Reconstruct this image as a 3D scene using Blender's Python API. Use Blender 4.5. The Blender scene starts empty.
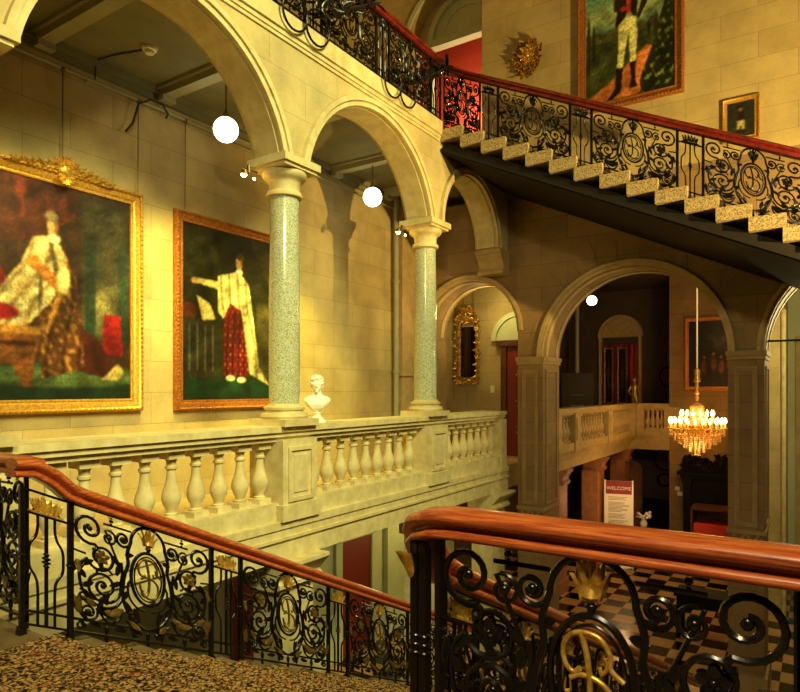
import bpy, bmesh, math, random
import numpy as np
from math import sin, cos, pi, sqrt, radians
from mathutils import Vector, Matrix
random.seed(7); rng = np.random.default_rng(5)
SC = bpy.context.scene; COL = SC.collection
E = 4.6            # height of the eye above the ground floor
L = 3.2            # landing and gallery floor
UP = E + 3.9       # upper floor

# ------------------------------------------------------------------ materials
def s2l(c):
    return tuple(((x/12.92) if x <= .04045 else ((x+.055)/1.055)**2.4) for x in (v/255. for v in c))
def mat(name, rgb, rough=.6, metal=0., spec=.5, coat=0., emit=None, es=0., trans=0.):
    m = bpy.data.materials.new(name); m.use_nodes = True
    b = m.node_tree.nodes['Principled BSDF']
    b.inputs['Base Color'].default_value = (*s2l(rgb), 1)
    b.inputs['Roughness'].default_value = rough; b.inputs['Metallic'].default_value = metal
    b.inputs['Specular IOR Level'].default_value = spec; b.inputs['Coat Weight'].default_value = coat
    b.inputs['Coat Roughness'].default_value = .12
    b.inputs['Transmission Weight'].default_value = trans
    if emit:
        b.inputs['Emission Color'].default_value = (*s2l(emit), 1); b.inputs['Emission Strength'].default_value = es
    return m
def nodes(m): return m.node_tree.nodes, m.node_tree.links, m.node_tree.nodes['Principled BSDF']
def mixrgb(N, Lk, fac, a, b, mode='MIX'):
    n = N.new('ShaderNodeMix'); n.data_type = 'RGBA'; n.blend_type = mode
    for sock, v in ((n.inputs[0], fac), (n.inputs[6], a), (n.inputs[7], b)):
        if hasattr(v, 'links'): Lk.new(v, sock)
        elif isinstance(v, (int, float)): sock.default_value = v
        else: sock.default_value = (*s2l(v), 1)
    return n.outputs[2]
def ramp(N, Lk, src, stops):
    r = N.new('ShaderNodeValToRGB'); Lk.new(src, r.inputs[0])
    while len(r.color_ramp.elements) < len(stops): r.color_ramp.elements.new(.5)
    for e, (p, c) in zip(r.color_ramp.elements, stops):
        e.position = p; e.color = (*s2l(c), 1)
    return r.outputs[0]
def noise(N, Lk, vec, scale, detail=4., rough=.6):
    n = N.new('ShaderNodeTexNoise'); n.inputs['Scale'].default_value = scale
    n.inputs['Detail'].default_value = detail; n.inputs['Roughness'].default_value = rough
    if vec is not None: Lk.new(vec, n.inputs['Vector'])
    return n.outputs['Fac']
def bump(N, Lk, b, h, strength=.2, dist=.01):
    n = N.new('ShaderNodeBump'); n.inputs['Strength'].default_value = strength; n.inputs['Distance'].default_value = dist
    Lk.new(h, n.inputs['Height']); Lk.new(n.outputs[0], b.inputs['Normal'])
def ashlar(name, c1, c2, mortar, bw=.86, rh=.36, rough=.75):
    m = mat(name, c1, rough); N, Lk, b = nodes(m)
    g = N.new('ShaderNodeNewGeometry'); sp = N.new('ShaderNodeSeparateXYZ'); Lk.new(g.outputs['Position'], sp.inputs[0])
    ad = N.new('ShaderNodeMath'); Lk.new(sp.outputs[0], ad.inputs[0]); Lk.new(sp.outputs[1], ad.inputs[1])
    cb = N.new('ShaderNodeCombineXYZ'); Lk.new(ad.outputs[0], cb.inputs[0]); Lk.new(sp.outputs[2], cb.inputs[1])
    br = N.new('ShaderNodeTexBrick'); Lk.new(cb.outputs[0], br.inputs['Vector'])
    br.inputs['Scale'].default_value = 1; br.inputs['Brick Width'].default_value = bw; br.inputs['Row Height'].default_value = rh
    br.inputs['Mortar Size'].default_value = .004; br.inputs['Mortar Smooth'].default_value = .4; br.inputs['Bias'].default_value = -.1
    br.inputs['Color1'].default_value = (*s2l(c1), 1); br.inputs['Color2'].default_value = (*s2l(c2), 1); br.inputs['Mortar'].default_value = (*s2l(mortar), 1)
    n1 = noise(N, Lk, g.outputs['Position'], 1.7, 6); n2 = noise(N, Lk, g.outputs['Position'], 40, 3)
    c = mixrgb(N, Lk, .5, br.outputs['Color'], ramp(N, Lk, n1, [(.3, (150, 138, 110)), (.7, (255, 250, 235))]), 'MULTIPLY')
    c = mixrgb(N, Lk, .15, c, ramp(N, Lk, n2, [(.3, (120, 110, 90)), (.7, (255, 255, 255))]), 'MULTIPLY')
    Lk.new(c, b.inputs['Base Color']); bump(N, Lk, b, n2, .12, .004)
    return m
def mottled(name, a, bb, scale, rough=.6, detail=5., bstr=.1, coat=0., metal=0., lo=.35, hi=.65):
    m = mat(name, a, rough, metal, coat=coat); N, Lk, b = nodes(m)
    g = N.new('ShaderNodeNewGeometry'); n = noise(N, Lk, g.outputs['Position'], scale, detail)
    Lk.new(ramp(N, Lk, n, [(lo, a), (hi, bb)]), b.inputs['Base Color'])
    if bstr: bump(N, Lk, b, n, bstr, .004)
    return m
M = {}
M['stone'] = ashlar('gallery_stone', (206, 186, 128), (194, 172, 114), (156, 136, 86), 1.0, .38)
M['stone2'] = ashlar('arcade_stone', (214, 196, 138), (206, 186, 126), (176, 156, 100), 1.1, .42)
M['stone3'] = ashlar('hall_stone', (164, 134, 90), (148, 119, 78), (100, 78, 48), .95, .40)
M['trim'] = mottled('dressed_stone', (190, 172, 116), (214, 198, 142), 6, .7)
M['trimd'] = mottled('dressed_stone_mid', (168, 142, 92), (188, 162, 108), 6, .7)
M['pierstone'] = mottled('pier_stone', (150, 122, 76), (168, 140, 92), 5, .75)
M['balu'] = mottled('balustrade_stone', (196, 180, 124), (220, 206, 150), 7, .65)
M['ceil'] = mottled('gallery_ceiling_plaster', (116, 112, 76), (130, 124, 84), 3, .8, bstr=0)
M['beam'] = mottled('painted_beam', (150, 146, 110), (164, 158, 120), 3, .7, bstr=0)
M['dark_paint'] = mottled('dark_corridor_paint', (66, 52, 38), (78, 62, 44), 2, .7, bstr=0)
M['greenwall'] = mottled('pale_green_plaster', (178, 184, 140), (190, 194, 150), 2, .75, bstr=0)
M['red'] = mat('coral_red_paint', (226, 80, 50), .7)
M['darkred'] = mat('dark_red_paint', (120, 28, 20), .5)
M['iron'] = mottled('black_iron', (9, 8, 7), (20, 18, 15), 60, .24, bstr=.15, lo=.3, hi=.8)
M['iron'].node_tree.nodes['Principled BSDF'].inputs['Specular IOR Level'].default_value = .45
M['stringer'] = mat('dark_painted_stringer', (30, 25, 18), .7, spec=.25)
M['gold'] = mottled('gilding', (168, 116, 38), (240, 198, 92), 30, .34, metal=.55, bstr=.3)
M['frame'] = mottled('gilt_frame', (178, 122, 38), (222, 172, 70), 40, .4, metal=.55, bstr=.5)
M['frameB'] = mottled('red_gilt_frame', (142, 78, 36), (196, 128, 58), 40, .42, metal=.5, bstr=.5)
M['oldgold'] = mottled('aged_gilding', (86, 54, 20), (206, 152, 60), 25, .4, metal=.45, bstr=.4)
M['wiregold'] = mottled('dull_gilding', (92, 70, 34), (150, 122, 62), 40, .4, metal=.7, bstr=.3)
M['marble'] = mottled('white_marble', (236, 228, 200), (250, 244, 224), 8, .45, bstr=0)
M['wood_shaded'] = mottled('mahogany_in_shade', (84, 18, 14), (132, 38, 26), 14, .3, bstr=0, coat=.3)  # same mahogany for the upper handrails, shade put into the colour
M['chain'] = mat('brass_chain', (110, 92, 50), .4, .7)
M['pipe'] = mat('painted_pipe', (150, 150, 110), .5)
M['cable'] = mat('black_cable', (22, 20, 16), .6)
M['globe'] = mat('opal_globe_lit', (255, 250, 225), .3, emit=(255, 248, 208), es=7.)
M['bulb'] = mat('spot_bulb_lit', (255, 220, 150), .3, emit=(255, 205, 110), es=60.)
M['flame'] = mat('candle_lamp_lit', (255, 220, 140), .3, emit=(255, 196, 92), es=42.)
M['crystal'] = mat('crystal_drops', (236, 190, 120), .12, spec=.8, trans=.35)
M['crystal'].node_tree.nodes['Principled BSDF'].inputs['IOR'].default_value = 1.5
M['candle'] = mat('candle_tube', (240, 220, 160), .5)
M['white'] = mat('white_board', (232, 226, 204), .6)
M['maroon'] = mat('maroon_print', (134, 14, 34), .6)
M['ink'] = mat('grey_print', (120, 110, 100), .6)
M['blackwood'] = mottled('black_carved_oak', (8, 6, 5), (18, 13, 9), 20, .6, bstr=.4); M['blackwood'].node_tree.nodes['Principled BSDF'].inputs['Specular IOR Level'].default_value = .15
M['brownwood'] = mottled('brown_wood', (70, 36, 18), (98, 54, 26), 12, .4, bstr=.1)
M['redcloth'] = mat('red_cloth', (196, 52, 44), .8)
M['greypanel'] = mat('grey_panel', (74, 66, 50), .6)
M['mirror'] = mat('dark_mirror_glass', (70, 60, 40), .06, 1.)
M['redpier'] = mottled('red_brown_stone', (150, 96, 58), (172, 114, 70), 8, .6)
M['plastic'] = mat('white_plastic', (230, 228, 200), .5)
M['landing'] = mottled('landing_stone', (92, 74, 46), (118, 98, 64), 5, .5, bstr=.05)
M['tread'] = mottled('granite_tread', (98, 80, 48), (196, 172, 118), 55, .6, detail=3, lo=.36, hi=.6)
# granite shafts
m = mat('polished_granite', (170, 172, 140), .18, spec=.6, coat=.5); N, Lk, b = nodes(m)
g = N.new('ShaderNodeNewGeometry'); v = N.new('ShaderNodeTexVoronoi'); v.inputs['Scale'].default_value = 110; Lk.new(g.outputs['Position'], v.inputs['Vector'])
Lk.new(ramp(N, Lk, v.outputs['Color'], [(.1, (132, 136, 104)), (.45, (178, 182, 146)), (.9, (212, 214, 182))]), b.inputs['Base Color']); M['granite'] = m
# mahogany
m = mat('polished_mahogany', (140, 58, 26), .34, spec=.5, coat=.35); N, Lk, b = nodes(m)
tc = N.new('ShaderNodeTexCoord'); mp = N.new('ShaderNodeMapping'); mp.inputs['Scale'].default_value = (2.2, 42, 42); Lk.new(tc.outputs['Object'], mp.inputs[0])
n = noise(N, Lk, mp.outputs[0], 2.2, 8, .75)
Lk.new(ramp(N, Lk, n, [(.30, (96, 32, 15)), (.48, (164, 72, 32)), (.70, (220, 130, 64))]), b.inputs['Base Color']); bump(N, Lk, b, n, .08, .003); M['wood'] = m
# carpet
m = mat('patterned_carpet', (150, 120, 70), .95, spec=.1); N, Lk, b = nodes(m)
g = N.new('ShaderNodeNewGeometry'); v = N.new('ShaderNodeTexVoronoi'); v.feature = 'DISTANCE_TO_EDGE'; v.inputs['Scale'].default_value = 24; Lk.new(g.outputs['Position'], v.inputs['Vector'])
n = noise(N, Lk, g.outputs['Position'], 34, 3); n2 = noise(N, Lk, g.outputs['Position'], 20, 2)
base = ramp(N, Lk, n, [(.42, (26, 18, 10)), (.48, (170, 132, 76)), (.57, (188, 154, 94)), (.61, (44, 28, 16))])
redd = ramp(N, Lk, n2, [(.58, (0, 0, 0)), (.63, (210, 210, 210))])
c = mixrgb(N, Lk, redd, base, (140, 62, 36))
edge = ramp(N, Lk, v.outputs['Distance'], [(.03, (230, 230, 230)), (.14, (0, 0, 0))])
Lk.new(mixrgb(N, Lk, edge, c, (34, 26, 16)), b.inputs['Base Color']); bump(N, Lk, b, n, .4, .01); M['carpet'] = m
# chequered hall floor
m = mat('chequered_marble', (190, 160, 110), .18, spec=.5); N, Lk, b = nodes(m)
g = N.new('ShaderNodeNewGeometry'); ck = N.new('ShaderNodeTexChecker'); ck.inputs['Scale'].default_value = 1 / .42; Lk.new(g.outputs['Position'], ck.inputs['Vector'])
mp = N.new('ShaderNodeMapping'); mp.inputs['Location'].default_value = (.1, .13, .2); mp.inputs['Rotation'].default_value = (0, 0, 0)
Lk.new(g.outputs['Position'], mp.inputs[0]); Lk.new(mp.outputs[0], ck.inputs['Vector'])
ck.inputs['Color1'].default_value = (*s2l((176, 136, 86)), 1); ck.inputs['Color2'].default_value = (*s2l((22, 16, 12)), 1)
n = noise(N, Lk, g.outputs['Position'], 5, 5)
Lk.new(mixrgb(N, Lk, .3, ck.outputs[0], ramp(N, Lk, n, [(.3, (150, 130, 110)), (.7, (255, 255, 255))]), 'MULTIPLY'), b.inputs['Base Color']); M['check'] = m
# painted canvas (vertex colours)
m = mat('oil_paint', (90, 70, 50), .38, spec=.4); N, Lk, b = nodes(m)
at = N.new('ShaderNodeVertexColor'); at.layer_name = 'paint'; Lk.new(at.outputs[0], b.inputs['Base Color']); M['paint'] = m

# ------------------------------------------------------------------ mesh helpers
WL = {}
class MB:
    def __init__(s): s.v = []; s.f = []
    def add(s, vs, fs):
        o = len(s.v); s.v += [tuple(p) for p in vs]; s.f += [tuple(i + o for i in f) for f in fs]; return s
    def box(s, x0, x1, y0, y1, z0, z1):
        return s.add([(x0,y0,z0),(x1,y0,z0),(x1,y1,z0),(x0,y1,z0),(x0,y0,z1),(x1,y0,z1),(x1,y1,z1),(x0,y1,z1)],
                     [(0,3,2,1),(4,5,6,7),(0,1,5,4),(1,2,6,5),(2,3,7,6),(3,0,4,7)])
    def tube(s, pts, r, n=6, cap=True):
        P = [Vector(p) for p in pts]; k = len(P); vs = []; fs = []
        rr = r if hasattr(r, '__len__') else [r]*k
        ref = Vector((0, 0, 1)); prev = None
        for i in range(k):
            t = (P[min(i+1, k-1)] - P[max(i-1, 0)])
            t = t.normalized() if t.length > 1e-9 else Vector((1, 0, 0))
            if prev is None:
                a = t.cross(Vector((0, 1, 0)));
                if a.length < .1: a = t.cross(Vector((1, 0, 0)))
            else: a = prev - t*prev.dot(t)
            a.normalize(); prev = a; b_ = t.cross(a)
            for j in range(n):
                q = 2*pi*j/n; vs.append(P[i] + (a*cos(q) + b_*sin(q))*rr[i])
        for i in range(k-1):
            for j in range(n):
                j2 = (j+1) % n; fs.append((i*n+j, i*n+j2, (i+1)*n+j2, (i+1)*n+j))
        if cap: fs += [tuple(range(n))[::-1], tuple((k-1)*n+j for j in range(n))]
        return s.add(vs, fs)
    def lathe(s, prof, c=(0,0,0), n=24, cap=True):
        vs = [(c[0]+r*cos(2*pi*j/n), c[1]+r*sin(2*pi*j/n), c[2]+z) for r, z in prof for j in range(n)]
        fs = [(i*n+j, i*n+(j+1)%n, (i+1)*n+(j+1)%n, (i+1)*n+j) for i in range(len(prof)-1) for j in range(n)]
        if cap: fs += [tuple(range(n))[::-1], tuple((len(prof)-1)*n+j for j in range(n))]
        return s.add(vs, fs)
    def ell(s, c, rx, ry, rz, n=8, k=6):
        prof = [(sin(pi*(i+.001)/k), -cos(pi*i/k)) for i in range(k+1)]
        prof[0] = (.001, -1); prof[-1] = (.001, 1)
        vs = [(c[0]+rx*r*cos(2*pi*j/n), c[1]+ry*r*sin(2*pi*j/n), c[2]+rz*z) for r, z in prof for j in range(n)]
        fs = [(i*n+j, i*n+(j+1)%n, (i+1)*n+(j+1)%n, (i+1)*n+j) for i in range(k) for j in range(n)]
        fs += [tuple(range(n))[::-1], tuple(k*n+j for j in range(n))]
        return s.add(vs, fs)
    def prism(s, poly, ax, p0, p1):       # polygon of (a,b) extruded along axis ax
        def P(a, b, p): return {'x': (p, a, b), 'y': (a, p, b), 'z': (a, b, p)}[ax]
        n = len(poly); vs = [P(a, b, p0) for a, b in poly] + [P(a, b, p1) for a, b in poly]
        fs = [tuple(range(n))[::-1], tuple(range(n, 2*n))] + [(i, (i+1)%n, n+(i+1)%n, n+i) for i in range(n)]
        return s.add(vs, fs)
    def sweep(s, path, prof, cap=True):
        P = [Vector(p) for p in path]; k = len(P); n = len(prof); vs = []
        for i in range(k):
            t = (P[min(i+1, k-1)] - P[max(i-1, 0)]).normalized()
            sd = t.cross(Vector((0, 0, 1))).normalized(); up = sd.cross(t)
            for a, b in prof: vs.append(P[i] + sd*a + up*b)
        fs = [(i*n+j, i*n+(j+1)%n, (i+1)*n+(j+1)%n, (i+1)*n+j) for i in range(k-1) for j in range(n)]
        if cap: fs += [tuple(range(n))[::-1], tuple((k-1)*n+j for j in range(n))]
        return s.add(vs, fs)
    def leaf(s, base, d, nrm, ln, w, curl=.3, th=.01):
        B = Vector(base); d = Vector(d).normalized(); nrm = Vector(nrm).normalized(); sd = d.cross(nrm).normalized()
        k = 6; vs = []
        for i in range(k+1):
            t = i/k; ww = w*.5*(sin(pi*min(1, t*.92+.08))**.8+.03)
            c = B + d*ln*t + nrm*ln*curl*t*t
            vs += [c - sd*ww, c + nrm*(th*(1-t*.6)), c + sd*ww, c - nrm*th*.6]
        fs = [(i*4+j, i*4+(j+1)%4, i*4+4+(j+1)%4, i*4+4+j) for i in range(k) for j in range(4)]
        fs += [(3,2,1,0), (4*k, 4*k+1, 4*k+2, 4*k+3)]
        return s.add(vs, fs)
    def rect_frame(s, w, h, prof):        # mitred frame, local x/z plane, facing -y; prof = (inset, depth)
        k = len(prof); vs = []
        for t, d in prof:
            a, b = w/2 - t, h/2 - t
            vs += [(-a, -d, -b), (a, -d, -b), (a, -d, b), (-a, -d, b)]
        fs = [(i*4+j, i*4+(j+1)%4, ((i+1)%k)*4+(j+1)%4, ((i+1)%k)*4+j) for i in range(k) for j in range(4)]
        return s.add(vs, fs)
    def shear(s, slope, hz=1.): s.v = [(x, y, z*hz + slope*x) for x, y, z in s.v]; return s
    def shift(s, dx, dy, dz): s.v = [(x+dx, y+dy, z+dz) for x, y, z in s.v]; return s
    def mesh(s, name, m, smooth=False):
        me = bpy.data.meshes.new(name); me.from_pydata(s.v, [], s.f); me.update()
        bm = bmesh.new(); bm.from_mesh(me); bmesh.ops.recalc_face_normals(bm, faces=bm.faces); bm.to_mesh(me); bm.free()
        if m: me.materials.append(m)
        if smooth: me.shade_smooth(); me.set_sharp_from_angle(angle=radians(smooth if smooth > 1 else 40))
        return me
    def build(s, name, m, parent=None, smooth=False):
        o = bpy.data.objects.new(name, None if False else s.mesh(name, m, smooth)); COL.objects.link(o)
        if parent is not None:
            o.parent = parent; w = WL.get(parent.name)
            if w:
                o.data.transform(Matrix.Translation((-w[0], -w[1], -w[2]))); WL[o.name] = w
        return o
def inst(mesh, name, parent=None, loc=(0,0,0), rz=0.):
    o = bpy.data.objects.new(name, mesh); COL.objects.link(o); o.location = loc; o.rotation_euler = (0, 0, rz)
    if parent is not None: o.parent = parent
    return o
def tag(o, label, cat, group=None, kind=None):
    o['label'] = label; o['category'] = cat
    if group: o['group'] = group
    if kind: o['kind'] = kind
    return o
def thing(name, label, cat, loc=(0,0,0), rz=0., group=None, world=False):
    o = bpy.data.objects.new(name, None); COL.objects.link(o); o.location = loc; o.rotation_euler = (0, 0, rz); o.empty_display_size = .1
    if world: WL[o.name] = loc
    return tag(o, label, cat, group)
def struct(o): o['kind'] = 'structure'; return o

# arcade wall: runs along s (x or y), pierced by arches (centre, radius, centre height, half width)
def arcade(ax, p0, p1, s0, s1, zb, zt, arches, ztf=None):
    mb = MB()
    def P(s, p, z): return (s, p, z) if ax == 'x' else (p, s, z)
    segs = []; cur = s0
    for c, r, z0, hw in sorted(arches):
        if c-hw > cur: segs.append((cur, c-hw, zb, zb))
        n = 28; ss = [c - hw*cos(pi*i/n) for i in range(n+1)]
        for a, b in zip(ss, ss[1:]):
            segs.append((a, b, z0+sqrt(max(0, r*r-(a-c)**2)), z0+sqrt(max(0, r*r-(b-c)**2))))
        cur = c+hw
    if cur < s1: segs.append((cur, s1, zb, zb))
    prev = None
    for a, b, za, zb_ in segs:
        a2, b2 = max(a, s0), min(b, s1)
        if b2 <= a2: continue
        fs = [(0,1,2,3), (7,6,5,4), (0,4,5,1), (3,2,6,7)]
        vs = [P(a2,p0,za), P(b2,p0,zb_), P(b2,p0,zt), P(a2,p0,zt), P(a2,p1,za), P(b2,p1,zb_), P(b2,p1,zt), P(a2,p1,zt)]
        mb.add(vs, fs)
        if prev is not None and abs(prev-za) > 1e-4:
            mb.add([P(a2,p0,prev), P(a2,p1,prev), P(a2,p1,za), P(a2,p0,za)], [(0,1,2,3)])
        if prev is None: mb.add([P(a2,p0,za), P(a2,p1,za), P(a2,p1,zt), P(a2,p0,zt)], [(0,1,2,3)])
        prev = zb_; last = b2
    mb.add([P(last,p0,prev), P(last,p1,prev), P(last,p1,zt), P(last,p0,zt)], [(0,1,2,3)])
    return mb
def ring(mb, ax, c, z0, r0, r1, p0, p1, a0=0., a1=pi, n=36):
    def P(s, p, z): return (s, p, z) if ax == 'x' else (p, s, z)
    vs = []
    for i in range(n+1):
        a = a0+(a1-a0)*i/n
        for r, p in ((r0,p0),(r1,p0),(r1,p1),(r0,p1)): vs.append(P(c+r*cos(a), p, z0+r*sin(a)))
    fs = [(i*4+j, i*4+(j+1)%4, i*4+4+(j+1)%4, i*4+4+j) for i in range(n) for j in range(4)] + [(3,2,1,0), (4*n,4*n+1,4*n+2,4*n+3)]
    return mb.add(vs, fs)

# ------------------------------------------------------------------ setting
XG = -4.74      # front plane of the gallery arcade
XC = -4.95      # column axis
XW = -6.8       # gallery back wall
YB = 10.75      # front of the arch wall at the end of the stairwell
YB2 = 11.58
def wbox(name, m, *b):
    return struct(MB().box(*b).build(name, m))
# floors
wbox('floor', M['check'], -9, 6, -5, 23, -.2, 0)
struct(MB().box(-3.9, 5.5, -4, 1.9, L-.35, L).box(XG-.02, -3.9, -4, 1.9, L-.35, L).build('floor_landing', M['landing']))
fg = MB().box(XW, XG-.4, -4, YB, L-.42, L-.005)
fg.box(XW, XG-.05, YB, 12.5, L-.42, L-.005)
struct(fg.build('floor_gallery', M['trimd']))
# gallery back wall with a lower storey in pale green
wbox('wall_left', M['stone'], XW-.3, XW, -4, 12.5, L, E+3.72)
wbox('wall_left_lower', M['greenwall'], XW-.3, XW, -4, 12.5, 0, L)
# ceilings
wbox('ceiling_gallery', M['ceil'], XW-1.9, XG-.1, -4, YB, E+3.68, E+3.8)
wbox('floor_upper', M['trimd'], -8.7, XG-.02, -4, YB2, E+3.8, UP)
bm = MB()
for y in (.45, 1.95, 3.45, 4.92, 6.5, 8.2, 9.7):
    bm.box(XW+.1, XG-.44, y-.075, y+.075, E+3.56, E+3.68); bm.box(XW+.1, XG-.44, y-.11, y+.11, E+3.64, E+3.679); bm.box(XW+.1, XW+.2, y-.09, y+.09, E+3.5, E+3.565)
struct(bm.build('trim_1', M['beam']))
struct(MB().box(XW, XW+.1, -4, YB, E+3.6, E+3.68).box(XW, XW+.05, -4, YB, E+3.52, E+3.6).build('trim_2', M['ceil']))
# arcade
ZC = E+2.5
cols = [1.97, 5.18, 8.2]
ar = [(.5, 1.36, E+2.18, sqrt(1.36**2-.32**2)), (3.6, 1.36, E+2.18, sqrt(1.36**2-.32**2)), (6.65, 1.36, E+2.18, sqrt(1.36**2-.32**2)), (9.32, .96, E+2.5, .96)]
w = arcade('y', XG, XG-.42, -1.1, YB, ZC, E+3.78, ar)
struct(w.build('wall_arcade', M['stone2']))
rg = MB()
for c, r, z0, hw in ar:
    th = math.acos(hw/r) if r > hw else 0
    ring(rg, 'y', c, z0, r, r+.095, XG, XG+.035, th*.93, pi-th*.93); ring(rg, 'y', c, z0, r+.06, r+.115, XG, XG+.06, th*.9, pi-th*.9)
    ring(rg, 'y', c, z0, r-.012, r+.02, XG-.04, XG-.38, th, pi-th)
struct(rg.build('trim_3', M['trim'], smooth=40))
# kerb over the arcade
kb = MB().box(XG-.42, XG+.06, -3.9, 8.25, E+3.78, E+3.98).box(XG-.4, XG+.035, -3.9, 8.25, E+3.73, E+3.78).box(XG-.4, XG+.02, -3.9, 8.25, E+3.69, E+3.73)
struct(kb.build('trim_4', M['trim']))
# corbel carrying the last arch
cp = [(YB, E+2.5), (YB-.4, E+2.5), (YB-.4, E+2.43), (YB-.36, E+2.41), (YB-.35, E+2.37), (YB-.29, E+2.3), (YB-.25, E+2.2), (YB-.25, E+2.15), (YB-.29, E+2.13), (YB-.29, E+2.07), (YB, E+2.07)]
struct(MB().prism(cp, 'x', XG-.46, XG+.03).build('trim_5', M['trimd']))
# arch wall
AB = [(-5.52, .98, E+1.06, .98), (-2.61, 1.457, E+.56, 1.457), (.785, 1.457, E+.56, 1.457), (4.2, 1.457, E+.56, 1.457)]
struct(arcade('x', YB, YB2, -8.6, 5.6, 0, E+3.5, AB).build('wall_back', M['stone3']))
# upper storey of the back wall with the arched recess
wbox('wall_back_upper', M['stone'], -5.26, 5.6, YB, YB2+.4, E+3.5, E+9.6)
struct(arcade('x', YB2, YB2+.35, -8.9, -5.26, E+3.5, E+9.6, [(-6.3, 1.15, E+7.32, 1.039)]).build('wall_upper_landing', M['stone']))
rg = MB()
for c, r, z0, hw in AB:
    ring(rg, 'x', c, z0, r, r+.06, YB, YB-.04); ring(rg, 'x', c, z0, r+.045, r+.10, YB, YB-.065)
    ring(rg, 'x', c, z0, r-.015, r+.02, YB+.1, YB+.22); ring(rg, 'x', c, z0, r-.015, r+.02, YB2-.22, YB2-.1)
struct(rg.build('trim_6', M['trimd'], smooth=40))
vb = MB()
for c in (-2.61, .785):
    nv = 15
    for i in range(nv):
        if c < 0 and i in (0, nv-1): pass
        a0, a1 = pi*i/nv+.003, pi*(i+1)/nv-.003
        ro = 2.12 if i % 2 else 1.95
        lim = 4
        ro = min(ro, 1.68/max(abs(cos(a0)), abs(cos(a1)), .01)); ring(vb, 'x', c, E+.56, 1.56, ro, YB, YB-.008, a0, a1, lim)
struct(vb.build('trim_7', M['stone3']))
# imposts and panelled piers
pm = MB()
def panel_rect(mb, x0, x1, z0, z1, y, d=.03, t=.03):
    for a in ((x0, x1, z0, z0+t), (x0, x1, z1-t, z1), (x0, x0+t, z0+t, z1-t), (x1-t, x1, z0+t, z1-t)):
        mb.box(a[0], a[1], y-d, y, a[2], a[3])
for x0, x1 in ((-4.54, -4.067), (-1.153, -.672), (2.242, 2.743)):
    pm.box(x0-.03, x1+.03, YB-.05, YB2+.05, E+.5, E+.57).box(x0-.015, x1+.015, YB-.03, YB2+.03, E+.44, E+.5)
    panel_rect(pm, x0+.09, x1-.09, E-2.05, E+.34, YB, .022, .035)
    panel_rect(pm, x0+.125, x1-.125, E-2.015, E+.305, YB, .010, .03)
    pm.box(x0-.02, x1+.02, YB-.03, YB2+.02, E-2.16, E-2.1)
    # pointed tracery below the panel
    xm = (x0+x1)/2
    for sgn in (-1, 1):
        pm.tube([(xm+sgn*.17*(1-t)**.6*1., YB-.01, E-2.62+.46*t) for t in [i/8 for i in range(9)]], .022, 6)
        pm.tube([(xm+sgn*.17*t, YB-.01, E-2.62+.46*(t**.7)) for t in [i/8 for i in range(9)]], .018, 6)
    pm.box(x0-.04, x1+.04, YB-.05, YB2+.04, 0, .35)
    # side panels inside the reveal
    for zz in ((E-2.05, E+.34),):
        for xs, sg in ((x1, 1),):
            for a in ((YB+.13, YB+.165), (YB2-.165, YB2-.13)): pm.box(xs, xs+.02, a[0], a[1], zz[0], zz[1])
            pm.box(xs, xs+.02, YB+.165, YB2-.165, zz[0], zz[0]+.035); pm.box(xs, xs+.02, YB+.165, YB2-.165, zz[1]-.035, zz[1])
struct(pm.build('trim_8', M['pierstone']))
# pilaster on the gallery back wall
struct(MB().box(XW, XW+.16, 10.15, 10.6, L, E+3.6).box(XW, XW+.2, 10.1, 10.66, E+.25, E+.42).box(XW, XW+.22, 10.08, 10.68, L, L+.3).build('trim_9', M['trimd']))
# gallery fascia
struct(MB().box(XG-.4, XG+.02, -4, YB, L-.08, L+.0).box(XG-.4, XG-.0, -4, YB, L-.42, L-.08).box(XG-.4, XG+.03, -4, YB, L-.2, L-.17).build('trim_10', M['balu']))
# recess on the upper floor: jambs, lintel, lunette, red room behind
rc = MB()
ring(rc, 'x', -6.3, E+7.32, 1.15, 1.24, YB2, YB2-.05, .02, pi)
ring(rc, 'x', -6.15, E+7.44, .78, .9, YB2+.2, YB2+.36); ring(rc, 'x', -6.15, E+7.5, .52, .60, YB2+.26, YB2+.34)
rc.box(-7.05, -6.93, YB2+.2, YB2+.34, UP, E+7.3).box(-5.35, -5.265, YB2+.2, YB2+.34, UP, E+7.3)
rc.box(-7.1, -5.265, YB2+.15, YB2+.34, E+7.3, E+7.44)
struct(rc.build('trim_11', M['greenwall'], smooth=40))
lun = MB(); ring(lun, 'x', -6.15, E+7.445, .001, .78, YB2+.28, YB2+.33); struct(lun.build('trim_12', M['greenwall']))
wbox('wall_red_room', M['red'], -8.2, -4.0, YB2+1.4, YB2+1.5, UP, E+9.6)
wbox('wall_over_lintel', M['stone'], -8.2, -4.0, YB2+.352, YB2+.45, E+7.35, E+9.6)
wbox('floor_red_room', M['trimd'], -8.2, -4.0, YB2-.0, YB2+1.4, UP-.2, UP)
# other walls of the stairwell
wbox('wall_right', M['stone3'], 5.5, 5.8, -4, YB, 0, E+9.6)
wbox('wall_upper_left', M['stone'], -8.9, -8.6, -4, YB2, UP, E+9.6)
wbox('ceiling', M['trim'], -8.9, 5.8, -5, YB2, E+9.6, E+9.8)

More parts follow.
